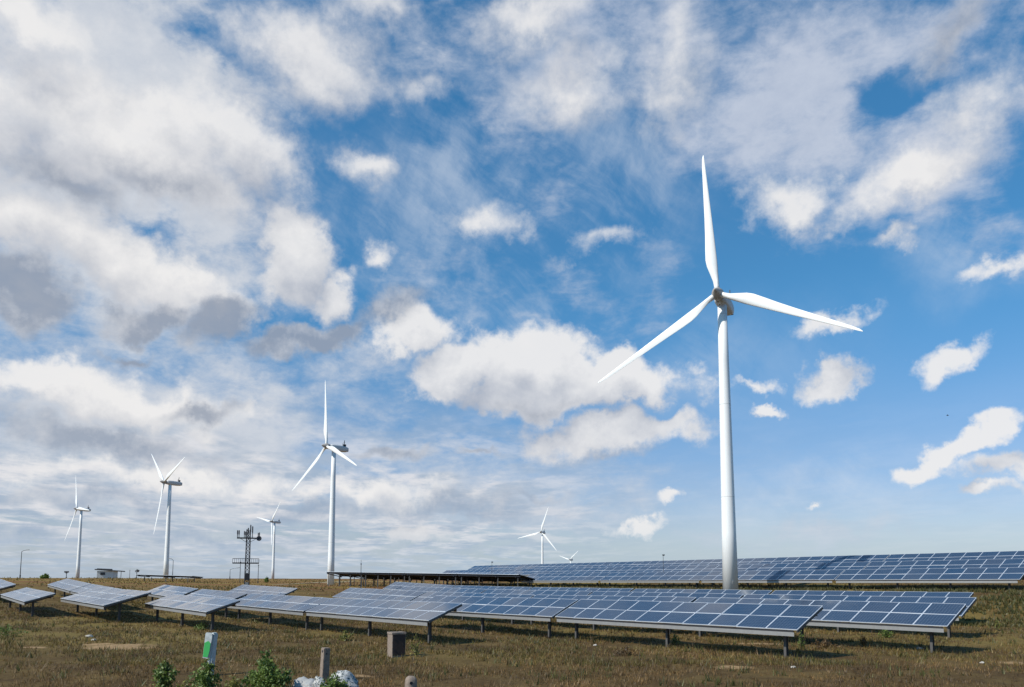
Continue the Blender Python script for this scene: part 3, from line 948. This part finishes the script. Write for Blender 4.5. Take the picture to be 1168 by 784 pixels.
def pole(px, d, top_py, label, r=0.05, name='pole', extra=None):
    b = stand(px, d)
    h = hgt(b, px, top_py)
    root = thing(name, label, 'pole', None, Matrix.Translation(b))
    bm = bmesh.new(); tube(bm, (0, 0, -.3), (0, 0, h), r, r * .8, 8); tube(bm, (0, 0, -.1), (0, 0, .25), r * 2, None, 8)
    obj('shaft', bm, M['dark'], root)
    if extra == 'flood':
        bm = bmesh.new(); box(bm, (0, 0, h), (1.0, .3, .15)); box(bm, (.35, -.2, h + .35), (.8, .35, .6), Matrix.Rotation(.4, 3, 'Y')); bar(bm, (-.45, 0, h), (-.45, 0, h + .5), .12)
        obj('floodlight', bm, M['dark'], root)
    if extra == 'plate':
        bm = bmesh.new(); box(bm, (0, 0, h), (1.6, .08, .5)); box(bm, (0, -.03, h - .35), (.7, .12, .3))
        obj('sign_plate', bm, M['dark'], root)
    if extra == 'tip':
        bm = bmesh.new(); tube(bm, (0, 0, h), (0, 0, h + .5), .02, None, 6); tube(bm, (0, 0, h - .12), (0, 0, h), r * 2.2, None, 8)
        obj('tip', bm, M['dark'], root)
    if extra == 'camera':
        bm = bmesh.new(); box(bm, (.05, 0, h), (.26, .12, .12)); box(bm, (.05, 0, h + .08), (.32, .16, .03))
        obj('camera_head', bm, M['dark'], root)
pole(273.5, 190, 641, 'dark pole just left of the lattice mast', .08, 'pole', 'tip')
pole(294.2, 190, 644.5, 'dark pole just right of the lattice mast', .08, 'pole', 'tip')
pole(147.5, 260, 651, 'thin bare pole between the white hut and the small dark canopy', .07, 'pole', 'tip')
pole(155.5, 240, 652.5, 'floodlight pole at the left end of the small dark canopy', .11, 'floodlight_pole', 'flood')
pole(75.3, 270, 652.5, 'small sign pole just left of the leftmost turbine', .12, 'sign_pole', 'plate')
pole(411.5, 108, 643, 'thin mast rising in front of the dark canopies', .045, 'mast', 'tip')
pole(561, 124, 641.5, 'slim camera pole among the bank tables, left of the distant turbine', .03, 'camera_pole', 'camera')
pole(757, 100, 633.5, 'slim camera pole behind the bank, left of the tallest turbine', .03, 'camera_pole', 'camera')

# white hut
def hut():
    b = stand(122, 250)
    root = thing('hut', 'small white hut with a dark overhanging roof on the left skyline', 'hut', None, Matrix.Translation(b) @ Matrix.Rotation(R(24), 4, 'Z'))
    bm = bmesh.new(); box(bm, (0, 0, .95), (5.6, 3.6, 2.5))
    obj('wall', bm, M['wall'], root)
    bm = bmesh.new(); box(bm, (.7, 0, 2.38), (8.4, 4.6, .3), Matrix.Rotation(R(4), 3, 'Y')); box(bm, (-.8, 0, 2.72), (4.2, 3.0, .4), Matrix.Rotation(R(2), 3, 'Y'))
    obj('roof', bm, M['roof'], root)
    bm = bmesh.new(); box(bm, (-1.2, -1.82, 1.35), (1.3, .08, .8))
    obj('window', bm, M['under'], root)
    bm = bmesh.new(); box(bm, (1.2, -1.82, .8), (.95, .08, 2.0))
    obj('door', bm, M['nacelle'], root)
    bm = bmesh.new(); tube(bm, (3.9, -1.9, -.3), (3.9, -1.9, 2.05), .08, None, 8)
    obj('post', bm, M['post'], root)
hut()

# ------------------------------------------------------------------ foreground stone and concrete pieces
def jitter(bm, amt, seed):
    r_ = random.Random(seed)
    for v in bm.verts:
        v.co += Vector((r_.uniform(-amt, amt), r_.uniform(-amt, amt), r_.uniform(-amt, amt)))

def slab(w, d, h, cuts=6, amt=0.008, seed=1, bevel=0.02):
    bm = bmesh.new()
    box(bm, (0, 0, h / 2 - .15), (w, d, h + .3))
    bmesh.ops.bevel(bm, geom=bm.edges[:], offset=bevel, segments=2, affect='EDGES')
    bmesh.ops.subdivide_edges(bm, edges=[e for e in bm.edges if e.calc_length() > .2], cuts=cuts, use_grid_fill=True)
    jitter(bm, amt, seed)
    return bm

# old concrete box; a near-black panel paints the shade of its hollow front
def stone_box():
    b = ground_at(452, 749.5)
    s = b.y / F
    H = hgt(b, 452, 721.0)
    root = thing('stone_box', 'weathered concrete box with a dark, shaded open front, standing alone in the grass', 'concrete box', None, Matrix.Translation(b) @ Matrix.Rotation(R(-2 + 32), 4, 'Z'))
    w, d = 0.66, 0.62
    bm = bmesh.new()
    t = .06
    box(bm, (0, d / 2 - t / 2, H / 2 - .1), (w, t, H + .2)); box(bm, (-w / 2 + t / 2, -t / 2, H / 2 - .1), (t, d - t, H + .2)); box(bm, (w / 2 - t / 2, -t / 2, H / 2 - .1), (t, d - t, H + .2))
    box(bm, (0, -.004, H - .045), (w + .05, d + .05, .09)); box(bm, (0, -t / 2, .04), (w - 2 * t, d - t, .10))
    bmesh.ops.subdivide_edges(bm, edges=[e for e in bm.edges if e.calc_length() > .2], cuts=5, use_grid_fill=True)
    jitter(bm, .006, 3)
    obj('casing', bm, M['concrete'], root)
    bm = bmesh.new(); box(bm, (0, -d / 2 + .005, H / 2 + .0), (w - .05, .03, H - .16))
    dr = obj('shade_panel', bm, M['box_shade'], root)
    bm = bmesh.new(); box(bm, (0.2, -d / 2 - .015, H / 2), (.03, .03, .14)); box(bm, (-.25, -d / 2 - .012, H * .75), (.03, .02, .1)); box(bm, (-.25, -d / 2 - .012, H * .3), (.03, .02, .1))
    obj('latch', bm, M['dark'], dr)
stone_box()

def concrete_post():
    b = ground_at(369.5, 776)
    H = hgt(b, 369.5, 739)
    root = thing('concrete_post', 'square concrete post with a hole near its top, beside the white sacks', 'concrete post', None, Matrix.Translation(b) @ Matrix.Rotation(R(2), 4, 'Y') @ Matrix.Rotation(R(38), 4, 'Z'))
    bm = slab(.25, .25, H, 6, .006, 5, .015)
    obj('shaft', bm, M['concrete'], root)
    bm = bmesh.new(); tube(bm, (-.135, -.02, H - .12), (-.11, -.02, H - .12), .045, None, 12)
    obj('hole', bm, M['dark'], root)
    bm = bmesh.new(); tube(bm, (-.02, -.135, H - .2), (-.02, -.11, H - .2), .03, None, 12)
    obj('hole', bm, M['dark'], root)
concrete_post()

def stump_post():
    b = ground_at(468.5, 795)
    H = hgt(b, 468.5, 771)
    root = thing('concrete_stump', 'short rounded concrete stump at the bottom edge of the field', 'concrete post', None, Matrix.Translation(b) @ Matrix.Rotation(R(30), 4, 'Z'))
    bm = bmesh.new()
    rings = []
    for (z, r_) in [(-.3, .17), (0, .17), (H * .6, .165), (H - .12, .16), (H - .05, .13), (H - .01, .08), (H, .02)]:
        rings.append([Vector((math.copysign(abs(math.cos(t)) ** .6, math.cos(t)) * r_, math.copysign(abs(math.sin(t)) ** .6, math.sin(t)) * r_, z)) for t in [2 * math.pi * i / 24 for i in range(24)]])
    loft(bm, rings); jitter(bm, .006, 8)
    obj('shaft', bm, M['concrete'], root)
    bm = bmesh.new(); tube(bm, (-.06, -.172, H - .2), (-.06, -.13, H - .2), .05, None, 12)
    obj('hole', bm, M['dark'], root)
stump_post()

def marker_post():
    b = ground_at(237, 771)
    H = hgt(b, 240, 721.5)
    s = b.y / F
    root = thing('marker_post', 'leaning white marker post with a broken board painted green at the bottom', 'marker post', None, Matrix.Translation(b) @ Matrix.Rotation(R(4), 4, 'Y'))
    bm = slab(.20, .26, H, 6, .008, 11, .05)
    obj('post', bm, M['white_board'], root, matrix=Matrix.Translation((.07, 0.02, 0)) @ Matrix.Rotation(R(-30), 4, 'Z'))
    # thin board, broken at its lower right corner
    y = -.16
    top, mid, bot = H + .0, H * .56 + .1, H * .40
    def plate(pts, mi, yy, t):
        v0 = [bm.verts.new((x, yy, z)) for x, z in pts]; v1 = [bm.verts.new((x, yy + t, z)) for x, z in pts]
        n = len(pts)
        fs = [bm.faces.new(v0), bm.faces.new(v1[::-1])] + [bm.faces.new((v0[i], v1[i], v1[(i + 1) % n], v0[(i + 1) % n])) for i in range(n)]
        for f in fs: f.material_index = mi
    bm = bmesh.new()
    plate([(-.21, bot + .02), (-.02, bot), (.03, bot + .22), (.06, top - .12), (.03, top), (-.17, top), (-.20, top - .05)], 0, y, .025)
    bd = obj('board', bm, M['white_board'], root)
    bm = bmesh.new()
    plate([(-.20, bot + .06), (-.025, bot + .05), (.02, bot + .26), (.03, mid + .22), (-.06, mid + .30), (-.195, mid + .22)], 0, y - .012, .01)
    obj('green_panel', bm, M['green_board'], bd)
    bm = bmesh.new()
    plate([(-.10, bot - .16), (.06, bot - .05), (.07, bot - .30)], 0, y - .05, .02)
    obj('board_fragment', bm, M['white_board'], root)
marker_post()

# white sacks in the weeds
def sack_material():
    m, n, b = material('white_woven_plastic')
    co = n.node('ShaderNodeTexCoord').outputs['Object']
    w = n.noise(co, 9.0, 3, 0.6, 1.5)
    v = n.node('ShaderNodeTexVoronoi', feature='DISTANCE_TO_EDGE'); n.put(v.inputs['Vector'], co); v.inputs['Scale'].default_value = 11.0
    k = n.sstep(v.outputs['Distance'], 0.06, 0.16)
    n.link(n.mix(n.m('MULTIPLY', k, n.sstep(w, 0.42, 0.55)), c4(0.46, 0.455, 0.44), c4(0.05, 0.07, 0.065)), b.inputs['Base Color'])
    b.inputs['Roughness'].default_value = 0.5
    return m
M['sack'] = sack_material()
M['sack_plain'] = simple('pale_plastic', (0.33, 0.33, 0.325), 0.6, 0, 0.2, 4, .4)

def lump(name, px, py_top, rx, label, mat, seed, squash=0.6, ry=None, cat='sack'):
    b = ground_at(px, 788)
    H = max(.25, hgt(b, px, py_top))
    s = b.y / F
    rw = rx * s
    bm = bmesh.new()
    bmesh.ops.create_icosphere(bm, subdivisions=4, radius=1.0)
    r_ = random.Random(seed)
    ph = [(Vector((r_.gauss(0, 1), r_.gauss(0, 1), r_.gauss(0, 1))), r_.uniform(0, 6)) for _ in range(9)]
    for v in bm.verts:
        n_ = v.co.normalized()
        f = 1 + .05 * math.sin(17 * n_.x + 5 * n_.z + 3 * math.sin(6 * n_.y)) + .04 * math.sin(23 * n_.z - 9 * n_.y) + sum(.055 * math.sin(3.2 * n_.dot(a) + p) for a, p in ph) + sum(.02 * math.sin(9 * n_.dot(a) + p * 2) for a, p in ph[:4])
        z = n_.z * f
        v.co = Vector((n_.x * f * rw, n_.y * f * (ry or rw * .7), max(z, -.4) * H * (1 - .25 * n_.x)))
    for f in bm.faces: f.smooth = True
    o = obj(name, bm, mat, matrix=Matrix.Translation(b + Vector((0, 0, .05))))
    setprops(o, label, cat, 'white sacks dumped in the weeds')
lump('sack', 352, 776.5, 17, 'pale plastic sack between the big bush and the holed concrete post', M['sack_plain'], 2)
lump('sack', 366, 776, 9, 'small crumpled white sack touching the foot of the holed concrete post', M['sack'], 5)
lump('sack', 391, 770, 17, 'patterned white sack right of the holed concrete post', M['sack'], 9)

# ------------------------------------------------------------------ plants
def leaf_material(name, c0, c1, trans=0.25, patch=None):
    m, n, b = material(name)
    geo = n.node('ShaderNodeNewGeometry')
    rnd = geo.outputs['Random Per Island']
    cc = n.mix(rnd, c4(*c0), c4(*c1))
    if patch:
        # grass of another colour growing in drifts
        pn = n.m('ADD', n.m('MULTIPLY', n.noise(geo.outputs['Position'], 0.16, 3, 0.6), 0.6), n.m('MULTIPLY', n.noise(geo.outputs['Position'], 0.9, 4, 0.6), 0.4))
        cc = n.mix(n.sstep(pn, 0.44, 0.58), cc, n.mix(rnd, c4(*patch[0]), c4(*patch[1])))
    n.link(cc, b.inputs['Base Color'])
    b.inputs['Roughness'].default_value = 0.55
    tr = n.node('ShaderNodeBsdfTranslucent')
    n.link(n.mix(rnd, c4(*[c * 1.2 for c in c0]), c4(*[c * 1.3 for c in c1])), tr.inputs['Color'])
    mx = n.node('ShaderNodeMixShader'); mx.inputs[0].default_value = trans
    n.link(b.outputs[0], mx.inputs[1]); n.link(tr.outputs[0], mx.inputs[2])
    n.link(mx.outputs[0], m.node_tree.nodes['Material Output'].inputs[0])
    return m
M['leaf'] = leaf_material('bush_leaf', (0.036, 0.075, 0.012), (0.19, 0.26, 0.055))
M['leaf_yellow'] = leaf_material('yellowing_leaf', (0.07, 0.09, 0.022), (0.26, 0.24, 0.05))
M['stem'] = simple('stem', (0.10, 0.075, 0.04), 0.9, 0, .2, 5)
M['far'] = leaf_material('far_weed_blade', (0.090, 0.055, 0.018), (0.330, 0.225, 0.060), 0.2, ((0.055, 0.052, 0.014), (0.150, 0.130, 0.034)))

M['tuft'] = leaf_material('weed_tuft_blade', (0.030, 0.036, 0.010), (0.130, 0.130, 0.032), 0.25)

def quads_mesh(name, P, U, V, mats, midx=None):
    """One diamond leaf per row: centre P, half length U, half width V."""
    n = len(P)
    co = np.empty((n, 4, 3), np.float32)
    co[:, 0] = P - U; co[:, 1] = P + V - U * .1; co[:, 2] = P + U; co[:, 3] = P - V - U * .1
    me = bpy.data.meshes.new(name)
    me.vertices.add(n * 4); me.vertices.foreach_set('co', co.reshape(-1))
    me.loops.add(n * 4); me.loops.foreach_set('vertex_index', np.arange(n * 4, dtype=np.int32))
    me.polygons.add(n); me.polygons.foreach_set('loop_start', np.arange(0, n * 4, 4, dtype=np.int32))
    if midx is not None:
        me.polygons.foreach_set('material_index', np.asarray(midx, np.int32))
    me.update(); me.validate()
    for m in mats: me.materials.append(m)
    return me

M['dry'] = leaf_material('dry_grass_blade', (0.078, 0.041, 0.015), (0.320, 0.190, 0.064), 0.2, ((0.030, 0.017, 0.008), (0.120, 0.072, 0.028)))
M['green_grass'] = leaf_material('green_grass_blade', (0.085, 0.062, 0.016), (0.310, 0.220, 0.060), 0.25, ((0.050, 0.046, 0.011), (0.170, 0.135, 0.034)))

M['bank'] = leaf_material('bank_weed_shade_blade', (0.040, 0.038, 0.011), (0.150, 0.125, 0.036), 0.2, ((0.030, 0.036, 0.010), (0.090, 0.090, 0.022)))  # weed colour darkened to carry shade below the bank tables

def bush(px, py_base, width_px, top_py, label, seed, n=900, leaf=.055, mat='leaf', taper=.82, name='bush', cat='bush', group='weeds and bushes'):
    g = np.random.default_rng(seed)
    b = ground_at(px, py_base)
    H = hgt(b, px, top_py)
    wr = width_px / 2 * b.y / F
    root = thing(name, label, cat, group, Matrix.Translation(b))
    ns = 13
    bm = bmesh.new()
    P = []
    tips = []
    for i in range(ns):
        a = g.uniform(0, 6.28); rr = g.uniform(.2, 1) * wr
        hh = H * (1 - taper * (rr / wr) * g.uniform(.75, 1))
        if i == 0: rr, hh = 0.05 * wr, H
        tip = Vector((rr * math.cos(a), rr * math.sin(a), hh))
        mid = tip * .5 + Vector((g.normal() * .04, g.normal() * .04, .05 * H))
        tube(bm, (0, 0, -.05), mid, .012, .009, 5); tube(bm, mid, tip, .009, .004, 5)
        tips.append((mid, tip))
        m_ = n // ns
        t = g.uniform(0.05, 1.0, m_) ** .8
        base = np.where(t[:, None] < .5, np.array(mid)[None] * (t[:, None] * 2), np.array(mid)[None] + (np.array(tip) - np.array(mid))[None] * (t[:, None] * 2 - 1))
        spread = (1.1 - t)[:, None] * wr * g.uniform(.2, .38) + .025
        pts = base + g.normal(size=(m_, 3)) * spread * np.array([1, 1, .7])
        pts[:, 2] = np.maximum(pts[:, 2], .02)
        P.append(pts)
    obj('stem', bm, M['stem'], root)
    P = np.vstack(P)
    k = len(P)
    U = g.normal(size=(k, 3)); U /= np.linalg.norm(U, axis=1)[:, None]
    Vv = np.cross(U, g.normal(size=(k, 3))); Vv /= np.linalg.norm(Vv, axis=1)[:, None]
    sz = leaf * g.uniform(.5, 1.25, (k, 1))
    me = quads_mesh('foliage', P, U * sz, Vv * sz * .55, [M[mat]])
    obj('foliage', me, None, root)

bush(305, 790, 62, 743, 'largest leafy green bush at the bottom edge, left of the white sacks', 1, 2600, .06)
bush(187, 790, 26, 752, 'narrow upright green bush at the bottom edge, left of the green-marked post', 2, 1100, .055, taper=.5)
bush(233, 792, 46, 752, 'green bush growing round the foot of the green-marked post', 3, 1800, .055)
bush(265, 796, 44, 772, 'low yellow-green bush between the marked post and the largest bush', 4, 900, .05, 'leaf_yellow')
bush(380, 792, 36, 768, 'low green bush in front of the holed concrete post', 5, 1000, .05)
bush(212, 798, 40, 776, 'low yellow-green bush left of the marked post', 6, 600, .05, 'leaf_yellow')
bush(475, 749, 20, 722, 'sparse yellow-green weed beside the dark front of the stone box', 7, 200, .055, 'leaf_yellow', name='weed', cat='weed')
bush(395, 731, 24, 717, 'pale bushy weed under the table behind the stone box', 8, 330, .06, 'leaf_yellow', name='weed', cat='weed')
bush(8, 727, 46, 712, 'low dark weed at the left edge of the grass', 9, 500, .06, name='weed', cat='weed')
bush(230, 719, 18, 710, 'green weed in the shade of the table behind the marked post', 10, 300, .06, name='weed', cat='weed')
bush(914, 741, 10, 719, 'upright green weed right of the nearest table end', 12, 180, .06, name='weed', cat='weed')
bush(1010, 728, 22, 716, 'dark green weed under the second row, right of the nearest table end', 13, 350, .06, name='weed', cat='weed')
bush(770, 735, 14, 722, 'thin green weed under the middle of the nearest table', 14, 200, .06, name='weed', cat='weed')
bush(1138, 720, 7, 704, 'lone flowering weed on the grass at the right edge', 15, 120, .06, 'leaf_yellow', name='weed', cat='weed')
bush(940, 741, 34, 730, 'brown brush heap between the nearest table end and the second row', 21, 700, .05, 'dry', name='dry_brush', cat='brush')
bush(985, 737, 12, 724, 'pale dry seeding weed in front of the second row', 22, 160, .05, 'dry', name='dry_brush', cat='brush')
bush(560, 718, 30, 710, 'low yellowish weed under the second table of the nearest row', 23, 350, .05, 'leaf_yellow', name='weed', cat='weed')
bush(715, 748, 40, 738, 'wide low brown brush in front of the nearest table', 24, 500, .05, 'dry', name='dry_brush', cat='brush')
bush(52, 660, 12, 654.5, 'dark shrub on the skyline right of the tallest street lamp', 16, 900, .22, name='shrub', cat='shrub')
bush(304, 664.5, 6, 657.5, 'small dark shrub on the far field right of the lattice mast', 17, 400, .2, name='shrub', cat='shrub')

def dry_stalk(px, py, top, label, seed):
    g = random.Random(seed)
    b = ground_at(px, py)
    H = hgt(b, px, top)
    root = thing('dry_stalk', label, 'dry weed', 'tall dry stalks in the foreground', Matrix.Translation(b))
    bm = bmesh.new()
    p = Vector((0, 0, -.05)); d = Vector((g.uniform(-.2, .2), 0, 1))
    for i in range(7):
        q = p + d.normalized() * (H / 7)
        tube(bm, p, q, .012 - i * .001, .011 - i * .001, 5)
        if i > 2:
            e = q + Vector((g.uniform(-.3, .3), g.uniform(-.2, .2), g.uniform(.05, .25)))
            tube(bm, q, e, .006, .003, 4)
        p = q; d += Vector((g.uniform(-.3, .3), g.uniform(-.2, .2), 0))
    obj('stem', bm, M['stem'], root)
    n = 60
    gg = np.random.default_rng(seed)
    P = np.stack([gg.normal(0, .12, n), gg.normal(0, .12, n), gg.uniform(.35, 1, n) * H], 1)
    U = gg.normal(size=(n, 3)) * .02; Vv = gg.normal(size=(n, 3)) * .012
    obj('seed_head', quads_mesh('seed_head', P, U, Vv, [M['dry']]), None, root)
dry_stalk(190, 770, 727, 'tall dry stalk rising behind the narrow bush on the left', 1)
dry_stalk(57, 792, 755, 'dry stalk at the bottom left of the field', 2)
dry_stalk(119, 792, 748, 'leaning dry stalk at the bottom left, right of another', 3)
dry_stalk(254, 773, 752, 'short dry stalk just right of the marked post', 4)

# stones
for i, (px, py, r_) in enumerate([(102, 727, .22), (107, 731, .16), (679, 737, .12), (1049, 741, .16), (822, 722, .2), (1120, 757, .1), (905, 762, .10)]):
    b = ground_at(px, py)
    bm = bmesh.new(); bmesh.ops.create_icosphere(bm, subdivisions=2, radius=r_)
    jitter(bm, r_ * .16, 30 + i)
    for v in bm.verts: v.co.z *= .55
    o = obj('stone', bm, M['stone'], matrix=Matrix.Translation(b + Vector((0, 0, r_ * .2))))
    setprops(o, 'small pale stone lying in the dry grass', 'stone', 'pale stones in the grass')

# bare earth and the track
M['track'] = simple('track_dust', (0.27, 0.20, 0.10), 0.95, 0, .2, .4)
trk = [ground_at(318, 667.5), ground_at(345, 665.8), ground_at(372, 664.6), ground_at(400, 663.6)]
sheet('dirt_track', [p.xy for p in trk], [1.5, 2, 2.2, 2], M['track'], .08)

# ------------------------------------------------------------------ grass (nobody could count it)
def grass(name, n, seed, mat, hmin, hmax, wmin, wmax, thr, dmin=21, dmax=92, scale=.35, bank=False):
    g = np.random.default_rng(seed)
    d = dmin + (dmax - dmin) * g.random(n) ** 1.35
    a = g.uniform(-.63, .63, n)
    x = d * np.tan(a) ; y = d
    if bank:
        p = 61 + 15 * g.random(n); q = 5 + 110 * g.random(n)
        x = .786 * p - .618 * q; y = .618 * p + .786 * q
    # clumps: keep more where a slow pattern is high
    ph = np.sin(x * scale * 1.9 + 1.7 * np.sin(y * scale)) + np.sin(y * scale * 2.3 + 1.3 * np.sin(x * scale * .8 + seed)) + .8 * np.sin(x * scale * 5.1 + y * scale * 3.7) 
    keep = ph + g.normal(0, 1.0, n) > thr
    for (cx, cy, rx, ry) in SCARS:
        keep &= np.hypot((x - cx) / rx, (y - cy) / ry) > .55 + .3 * g.random(n)
    x, y = x[keep], y[keep]
    # tufts of several blades
    k = 5
    m_ = len(x)
    x = np.repeat(x, k) + g.normal(0, .05, m_ * k); y = np.repeat(y, k) + g.normal(0, .05, m_ * k)
    m_ = len(x)
    z = terrain(x, y)
    h = g.uniform(hmin, hmax, m_) * (0.7 + .5 * g.random(m_)) 
    w = g.uniform(wmin, wmax, m_) * np.clip(y / 40, .8, 1.8)
    th = g.uniform(0, 2 * np.pi, m_)
    lean = g.uniform(.1, .75, m_)
    la = g.uniform(0, 2 * np.pi, m_)
    p = np.stack([x, y, z - .02], 1)
    s = np.stack([np.cos(th), np.sin(th), np.zeros(m_)], 1) * w[:, None] / 2
    top = p + np.stack([np.cos(la) * lean * h, np.sin(la) * lean * h, h], 1)
    co = np.empty((m_, 3, 3), np.float32)
    co[:, 0] = p - s; co[:, 1] = p + s; co[:, 2] = top
    me = bpy.data.meshes.new(name)
    me.vertices.add(m_ * 3); me.vertices.foreach_set('co', co.reshape(-1))
    me.loops.add(m_ * 3); me.loops.foreach_set('vertex_index', np.arange(m_ * 3, dtype=np.int32))
    me.polygons.add(m_); me.polygons.foreach_set('loop_start', np.arange(0, m_ * 3, 3, dtype=np.int32))
    me.update(); me.validate()
    me.materials.append(mat)
    o = obj(name, me)
    setprops(o, kind='stuff')
grass('dry_grass', 62000, 1, M['dry'], .06, .20, .018, .04, -.6)
grass('green_grass', 40000, 2, M['green_grass'], .08, .26, .02, .05, .3, 34, 92)
grass('bank_weeds_shade', 26000, 3, M['bank'], .12, .38, .05, .10, -.3, bank=True)  # bank weeds, their dark tone also stands in for the shaded strip
grass('far_weeds', 16000, 6, M['far'], .15, .45, .05, .12, -.2, 88, 240, .06)
grass('weed_tufts', 9000, 8, M['tuft'], .16, .42, .03, .06, 1.7, 27, 75, .55)
grass('tall_dry_grass', 9000, 4, M['dry'], .18, .42, .015, .03, 1.0)

# a bird
b = at(1081, 474, 150)
bm = bmesh.new()
loft(bm, [[Vector((x, math.cos(t) * r_, math.sin(t) * r_)) for t in [i * math.pi / 4 for i in range(8)]] for x, r_ in ((-.25, .01), (-.12, .05), (.05, .07), (.18, .05), (.26, .015))])
for s in (-1, 1):
    v = [bm.verts.new(p) for p in ((-.06, s * .04, .03), (.10, s * .04, .03), (.06, s * .3, .12), (-.10, s * .58, .06), (-.08, s * .3, .10))]
    bm.faces.new(v)
o = obj('bird', bm, M['dark'], matrix=Matrix.Translation(b) @ Matrix.Rotation(2.4, 4, 'Z'))
setprops(o, 'tiny dark bird flying in the clear sky on the right', 'bird')
